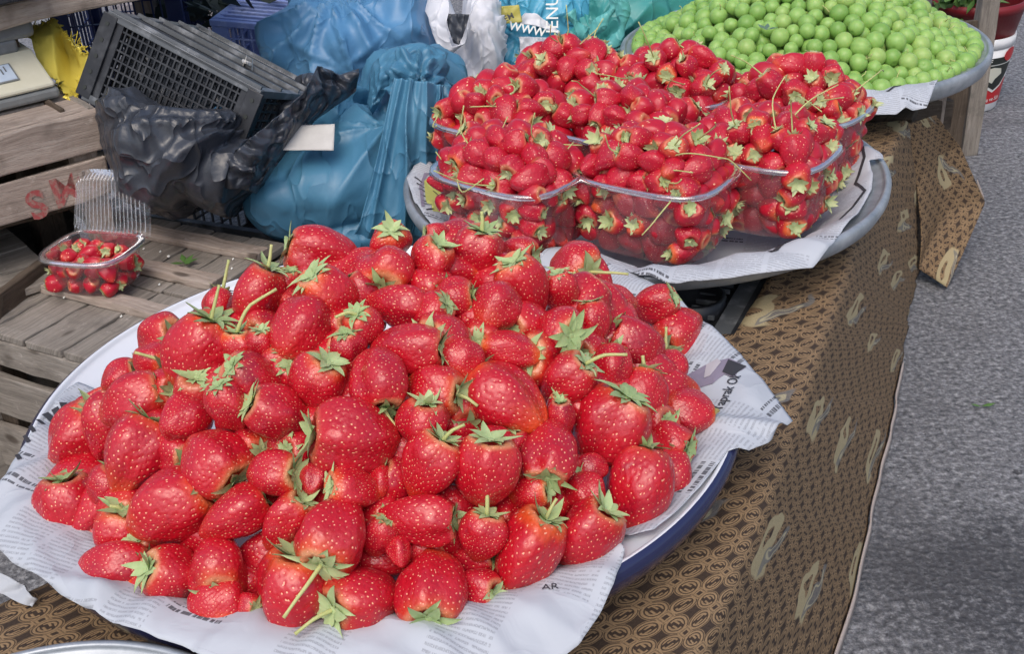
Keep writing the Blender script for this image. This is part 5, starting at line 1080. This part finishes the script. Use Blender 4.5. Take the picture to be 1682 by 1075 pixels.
# ================================================================== PUNNETS
def selp(a, hx, hy, n=3.4):
    c, s = math.cos(a), math.sin(a); k = (abs(c) ** n + abs(s) ** n) ** (-1 / n); return hx * c * k, hy * s * k
def punnet_mesh(hx, hy, h, rn=112):
    def ring(f, z, ribs=0.0, ex=0):
        out = []
        for i in range(rn):
            a = 2 * math.pi * i / rn; x, y = selp(a, hx * f + ex, hy * f + ex); q = 1 + ribs * (1 if i % 4 < 2 else -1); out.append((x * q, y * q, z))
        return out
    prof = [ring(.80, .0015), ring(.84, 0), ring(.865, .004, .004), ring(.88, .012, .010), ring(.93, h * .55, .010), ring(.955, h * .72, .008), ring(.962, h * .78, 0), ring(.972, h * .97, 0), ring(.985, h, 0)]
    V = sum(prof, []); Fc = []
    for k in range(len(prof) - 1):
        for i in range(rn): Fc.append((k * rn + i, k * rn + (i + 1) % rn, (k + 1) * rn + (i + 1) % rn, (k + 1) * rn + i))
    Fc.append(tuple(range(rn))[::-1])
    rim = [ring(.985, h + .0002), ring(1, h + .0010, 0, .001), ring(1, h + .0006, 0, .005), ring(1, h - .004, 0, .0062), ring(1, h - .0042, 0, .0052), ring(1, h - .0008, 0, .0042), ring(.99, h - .0008, 0, 0)]
    RV = sum(rim, []); RF = []
    for k in range(len(rim) - 1):
        for i in range(rn): RF.append((k * rn + i, k * rn + (i + 1) % rn, (k + 1) * rn + (i + 1) % rn, (k + 1) * rn + i))
    return mesh('tub', V, Fc, True, mats=[M_clear]), mesh('rim', RV, RF, True, mats=[M_clearrim])
HX, HY, HP = .081, .061, .084
TUB, RIM = punnet_mesh(HX, HY, HP)
PUN = [('front left', .009, 1.203, -41, .322, .030), ('front middle', .166, 1.172, -37, .322, .030), ('front right', .289, 1.222, -36, .322, .028), ('back left', .005, 1.362, -38, .327, .034),
       ('centre', .148, 1.300, -40, .328, .030), ('rear left', .095, 1.482, -34, .330, .034), ('rear right', .228, 1.428, -38, .330, .034), ('far right', .362, 1.348, -40, .325, .034)]
P_OBJ = []
for nm, u, v, ro, z0, dome in PUN:
    c = np.array([u, v, z0]); e = empty('punnet', (c[0], c[1], z0)); e.rotation_euler = (0, 0, R(ro))
    for k, me in (('tub', TUB), ('rim', RIM)): q = bpy.data.objects.new(k, me); col.objects.link(q); q.parent = e
    tag(e, 'clear ribbed plastic punnet of small strawberries, the %s one on the metal tray' % nm, 'punnet', 'clear punnets of small strawberries'); P_OBJ.append((nm, e, c, ro, z0, dome))
    n = 128; X = np.c_[rng.uniform(-1, 1, n) * HX, rng.uniform(-1, 1, n) * HY, rng.uniform(0, HP + dome, n)]; rad = rng.uniform(.0128, .0170, n)
    def cl(X, dome=dome):
        zt = np.clip(X[:, 2] / HP, 0, 1); f = .86 + .12 * zt; over = X[:, 2] > HP; mg = .0150 + .009 * np.clip((X[:, 2] - HP + .01) / .02, 0, 1) 
        X[:, 0] = np.clip(X[:, 0], -(HX * f - mg), HX * f - mg); X[:, 1] = np.clip(X[:, 1], -(HY * f - mg), HY * f - mg)
        top = HP - .004 + dome * (1 - np.clip(np.abs(X[:, 0] / HX), 0, 1) ** 2.0) * (1 - np.clip(np.abs(X[:, 1] / HY), 0, 1) ** 2.0) * 1.45
        X[:, 2] = np.clip(X[:, 2], .014, top); return X
    X = relax(X, rad, cl, it=90, k=.92); ca, sa = math.cos(R(ro)), math.sin(R(ro))
    for i in range(n): SPH.append((np.array([c[0] + X[i, 0] * ca - X[i, 1] * sa, c[1] + X[i, 0] * sa + X[i, 1] * ca, z0 + X[i, 2]]), rad[i], 'small', nm, X[i, 2] > HP - .002, X[i, 1] / HY))
# a punnet opened out on the wooden crate lid
o_ = P(150, 478, z=.262); e = empty('punnet', (-.508, 1.305, .2515)); PO = e; e.rotation_euler = (R(0), 0, R(-18))
TUB2, RIM2 = punnet_mesh(.052, .045, .048)
for k, me in (('tub', TUB2), ('rim', RIM2)): q = bpy.data.objects.new(k, me); col.objects.link(q); q.parent = e
LV = []; nu_, nv_ = 120, 20
for i in range(nv_):
    y = i / (nv_ - 1)
    for k in range(nu_):
        x = k / (nu_ - 1) * 2 - 1; hw = .056 - .004 * y; rib = .0016 * (1 if (k // 3) % 2 else -1) * (.12 < y < .85); LV.append((x * hw, .042 + .026 * y - .012 * (1 - abs(x) ** 6) * (1 if .05 < y < .93 else 0) * .5 + rib, .044 + .078 * y - .014 * abs(x) ** 5 * y))
ld = bpy.data.objects.new('lid', mesh('lid', LV, gridf(nv_, nu_), True, mats=[M_clear])); col.objects.link(ld); ld.parent = e
edge = [LV[0]] + [LV[i * nu_] for i in range(nv_)] + LV[(nv_ - 1) * nu_::4] + [LV[i * nu_ + nu_ - 1] for i in range(nv_ - 1, -1, -1)]; b = MB(); b.tube(edge, .0012, 6); me = mesh('lid_edge', b.V, b.F, True, mats=[M_clearrim]); le = bpy.data.objects.new('lid_edge', me); col.objects.link(le); le.parent = ld
tag(e, 'half filled clear punnet with its lid up, standing on the wooden crate lid', 'punnet')
n = 34; X = np.c_[rng.uniform(-1, 1, n) * .06, rng.uniform(-1, 1, n) * .045, rng.uniform(0, .05, n)]; rad = rng.uniform(.0095, .012, n)
X = relax(X, rad, lambda X: np.clip(X, [-.038, -.031, .010], [.038, .031, .030]), it=80)
ca, sa = math.cos(R(-18)), math.sin(R(-18))
for i in range(n): SPH.append((np.array([e.location[0] + X[i, 0] * ca - X[i, 1] * sa, e.location[1] + X[i, 0] * sa + X[i, 1] * ca, e.location[2] + X[i, 2]]), rad[i], 'small', 'crate', False, 0))
for p, r in FILL: SPH.append((p, r, 'fill', 'tray', True, 0))
# ================================================================== PLUMS
def zpl(x, y):
    dx, dy = (x - TC[2][0] - .0), (y - TC[2][1]); r = np.hypot(dx, dy); return ZT - .012 + .105 * (1 - np.clip(r / .268, 0, 2) ** 1.9)
n = 860; a = rng.uniform(0, 2 * math.pi, n); r = np.sqrt(rng.uniform(0, 1, n)) * .262; X = np.c_[TC[2][0] + r * np.cos(a), TC[2][1] + r * np.sin(a), np.zeros(n)]; X[:, 2] = zpl(X[:, 0], X[:, 1]) - rng.uniform(0, .03, n)
rad = rng.uniform(.0105, .0150, n)
def cl(X):
    d = X[:, :2] - TC[2]; rr = np.linalg.norm(d, axis=1); k = np.minimum(1, .262 / (rr + 1e-9)); X[:, :2] = TC[2] + d * k[:, None]
    zt = zpl(X[:, 0], X[:, 1]) + .010 * vnoise(X * 28, 3); zb = tray_prof(np.minimum(rr, .28)) + .014; X[:, 2] = np.clip(X[:, 2], np.maximum(zb, zt - .034), np.maximum(zt, zb + .001)); return X
X = relax(X, rad, cl, it=70, k=.97)
for i in range(n): SPH.append((X[i], rad[i], 'plum', 'plum', True, 0))
# ---- how many photo pixels each ball covers (half resolution z-buffer)
BW, BH = 841, 538; ids = -np.ones((BH, BW), int); items = [(p, r, -1) for p, r in BIGS] + [(s[0], s[1], i) for i, s in enumerate(SPH)]
items.sort(key=lambda q: -depth(q[0]))
for p, r, i in items:
    u, v, d = proj(p); rp = r * F / d / 2; u /= 2; v /= 2; x0, x1, y0, y1 = int(u - rp), int(u + rp) + 2, int(v - rp), int(v + rp) + 2
    x0, y0, x1, y1 = max(x0, 0), max(y0, 0), min(x1, BW), min(y1, BH)
    if x1 <= x0 or y1 <= y0: continue
    yy, xx = np.mgrid[y0:y1, x0:x1]; mk = (xx - u) ** 2 + (yy - v) ** 2 < rp * rp; ids[y0:y1, x0:x1][mk] = i
cnt = np.bincount(ids[ids >= 0], minlength=len(SPH))
sb = [i for i, s in enumerate(SPH) if s[2] in ('small', 'fill')]; sb.sort(key=lambda i: -cnt[i])
nf = [i for i in sb if SPH[i][2] == 'fill' and cnt[i] > 3]; keep_s = set(nf) | set(i for i in [q for q in sb if SPH[q][2] != 'fill'][:max(0, 298 - len(big) - len(nf))] if cnt[i] > 3); mass_s = [i for i in sb if i not in keep_s and (cnt[i] > 0 or (SPH[i][4] and SPH[i][2] == 'small'))]
pb = [i for i, s in enumerate(SPH) if s[2] == 'plum']; pb.sort(key=lambda i: -cnt[i]); keep_p = set(i for i in pb[:300] if cnt[i] > 3); mass_p = [i for i in pb if i not in keep_p and (cnt[i] > 0 or SPH[i][0][2] > zpl(*SPH[i][0][:2]) - .02)]
print('BERRIES', len(big), 'small shown', sum(cnt[i] > 0 for i in sb), 'kept', len(keep_s), 'mass', len(mass_s), 'plums shown', sum(cnt[i] > 0 for i in pb), 'mass', len(mass_p))
def rdir(spread=1.0, up=.0):
    d = rng.normal(size=3); d[2] -= up; d /= np.linalg.norm(d); return Vector(d)
def small_xf(i):
    s = SPH[i]; rg = np.random.default_rng(i + 1000); d = Vector(rg.normal(size=3)); d.z *= .6; d.z -= .35 if s[4] else 0; d.y += .55; d.normalize(); q = orient(d, rg.uniform(0, 6.28)); w_ = s[1] * 1.06; return s, rg, q, (w_, w_, w_ * rg.uniform(1.05, 1.32))
NUM = ['one', 'two', 'three', 'four', 'five', 'six', 'seven', 'eight', 'nine', 'ten', 'eleven', 'twelve', 'thirteen', 'fourteen', 'fifteen', 'sixteen', 'seventeen', 'eighteen', 'nineteen', 'twenty']
ORD += ['seventeenth', 'eighteenth', 'nineteenth', 'twentieth', 'twenty first', 'twenty second', 'twenty third', 'twenty fourth', 'twenty fifth', 'twenty sixth']
def rank(idx, per):
    uv = {i: proj(SPH[i][0])[:2] for i in idx}; od = sorted(idx, key=lambda i: -uv[i][1]); out = {}
    for k in range(0, len(od), per):
        for q, i in enumerate(sorted(od[k:k + per], key=lambda i: uv[i][0])): out[i] = (k // per, q)
    return out
RK = {}
for key in set((SPH[i][3], SPH[i][4]) for i in keep_s): RK.update(rank([i for i in keep_s if (SPH[i][3], SPH[i][4]) == key], 6 if key[0] != 'tray' else 9))
RK.update(rank(list(keep_p), 22))
def rtxt(i): k, q = RK[i]; return '%s%s in row %s' % (ORD[q], '' if q == 0 else ' from left', NUM[k])
NEARTXT = {'tray': 'deep in a gap of the big strawberry heap on the enamel tray', 'crate': 'in the half filled punnet on the wooden crate lid'}
for i in sorted(keep_s):
    s, rg, q, sc = small_xf(i); fill = s[2] == 'fill'; nm = 'strawberry' if fill else 'small_strawberry'
    o = bpy.data.objects.new(nm, (BIG if fill else SMALL)[rg.integers(0, 5)]); col.objects.link(o); o.location = s[0]; o.rotation_mode = 'QUATERNION'; o.rotation_quaternion = q; o.scale = sc
    og = float(rg.choice([0, .2, .5, 1.0], p=[.4, .3, .18, .12])); o.color = (og, float(rg.uniform(0, .7)), float(rg.uniform(0, .8)), 1)
    tc_ = Vector(CAM - s[0]).normalized(); facing = (q @ Vector((0, 0, 1))).dot(tc_)
    hasc = facing > .1 or ((not fill) and rg.random() < .8)
    if hasc:
        c = add_calyx(o, CAL[rg.integers(0, 5)] if fill else SCAL[rg.integers(0, 4)], rg.uniform(0, 6.28)); ax = q @ Vector((0, 0, 1))
        if s[4] and not fill and rg.random() < .75 and ax.z > -.2:
            dv = (ax + Vector(rg.normal(size=3)) * .5 + Vector((0, -.1, .25))).normalized(); add_stem(o, c, dv, rg.uniform(.025, .065), .00075, M_stem, rg.normal(size=3) * .10)
    tone = 'orange tinged' if og > .4 else 'dark red' if o.color[1] > .45 else 'bright red'
    if s[3] == 'tray': lab = '%s strawberry half hidden in the enamel tray heap, %s' % (tone, rtxt(i)); grp = 'strawberries half hidden between the big ones'
    elif s[3] == 'crate': lab = '%s berry in the punnet on the wooden lid, %s' % (tone, rtxt(i)); grp = 'strawberries in the punnet on the crate lid'
    else:
        at = 'heaped on' if s[4] else 'inside'; lab = '%s small strawberry %s the %s punnet, %s' % (tone, at, s[3], rtxt(i)); grp = 'small strawberries %s the %s punnet' % (at, s[3])
    tag(o, lab, 'strawberry', grp)
def mass(name, idx, src, mats, extra=None):
    Vs, Fs, ats, off = [], [], {'seed': [], 'ax': []}, 0; mi = []
    for i in idx:
        s, rg, q, sc = small_xf(i); M_ = Matrix.LocRotScale(Vector(s[0]), q, Vector(sc)); A = np.array(M_)
        for me, k in ([(src[rg.integers(0, len(src))], 0)] + ([(extra[rg.integers(0, 4)], 1)] if extra and s[2] == 'small' and rg.random() < .7 else [])):
            co = np.zeros(len(me.vertices) * 3); me.vertices.foreach_get('co', co); co = co.reshape(-1, 3)
            if k: co = co + [0, 0, .85]
            co = co @ A[:3, :3].T + A[:3, 3]; Fs += [[v + off for v in p.vertices] for p in me.polygons]; mi += [k] * len(me.polygons); off += len(co); Vs.append(co)
            for nm in ats:
                if nm in me.attributes: x = np.zeros(len(co), np.float32); me.attributes[nm].data.foreach_get('value', x)
                else: x = np.zeros(len(co), np.float32)
                ats[nm].append(x)
    return link(name, mesh(name, np.concatenate(Vs), Fs, True, {k: np.concatenate(v) for k, v in ats.items()}, mats, mi))
if mass_s:
    lo = [berry_mesh('t', 4, 91 + k, 150, M_sberry, .045, cone=.24 - .05 * k) for k in range(3)]
    o = mass('small_strawberries', mass_s, lo, [M_sberry, M_scalyx], SCAL); o.color = (.25, .4, .3, 1)
    tag(o, 'remaining small strawberries packed between the others in the clear punnets', 'strawberries', kind='stuff')
PV, PF = ICO[4]
def plum_mesh(sd, el):
    V = PV.copy(); th = np.arctan2(V[:, 1], V[:, 0]); s = np.hypot(V[:, 0], V[:, 1]); gr = np.exp(-(th / .16) ** 2) * s
    V = V * (1 - .035 * gr)[:, None] + .02 * np.stack([vnoise(V * 1.3, sd)] * 3, -1) * V; V[:, 2] *= el; V[:, 2] -= .12 * np.exp(-(s / .2) ** 2) * (PV[:, 2] > 0)
    me = mesh('green_plum', V, PF, True, mats=[M_plum]); me['top'] = float(el - .1); return me
PLM = [plum_mesh(k, el) for k, el in enumerate((.96, 1.0, 1.04, .93))]
for i in sorted(keep_p):
    s = SPH[i]; rg = np.random.default_rng(i + 5000); o = bpy.data.objects.new('green_plum', PLM[rg.integers(0, 4)]); col.objects.link(o); o.location = s[0]; q = Vector(rg.normal(size=3)).normalized(); o.rotation_mode = 'QUATERNION'; o.rotation_quaternion = orient(q, rg.uniform(0, 6)); o.scale = [s[1] * 1.0] * 3
    ax = o.rotation_quaternion @ Vector((0, 0, 1)); stm = ax.z > .15 and ax.y < .3 and rg.random() < .45
    if stm:
        b = MB(); dv = np.array([.35 * rg.normal(), .35 * rg.normal(), 1.0]); b.tube([np.array([0, 0, .86]) + dv * k * .17 + np.array([.03 * k * k * rg.choice([-1, 1]) * .2, 0, 0]) for k in range(6)], .055, 5); me = mesh('stem', b.V, b.F, True, mats=[M_stem]); st_ = bpy.data.objects.new('stem', me); col.objects.link(st_); st_.parent = o
    dx, dy = s[0][0] - TC[2][0], s[0][1] - TC[2][1]; hx_ = 'left' if dx < -.09 else 'right' if dx > .09 else 'middle'; hy_ = 'front edge' if dy < -.15 else 'lower slope' if dy < -.05 else 'crown' if dy < .08 else 'far side'
    tag(o, 'green plum%s on the heap %s, %s' % (' with stem' if stm else '', hy_, rtxt(i)), 'plum', 'green plums heaped on the far metal tray')
if mass_p:
    Vs = []; Fs = []; off = 0; V3, F3 = ICO[3]
    for i in mass_p: Vs.append(V3 * SPH[i][1] + SPH[i][0]); Fs += [[v + off for v in f] for f in F3]; off += len(V3)
    tag(link('green_plums', mesh('green_plums', np.concatenate(Vs), Fs, True, mats=[M_plum])), 'remaining green plums filling the heap between the others', 'plums', kind='stuff')
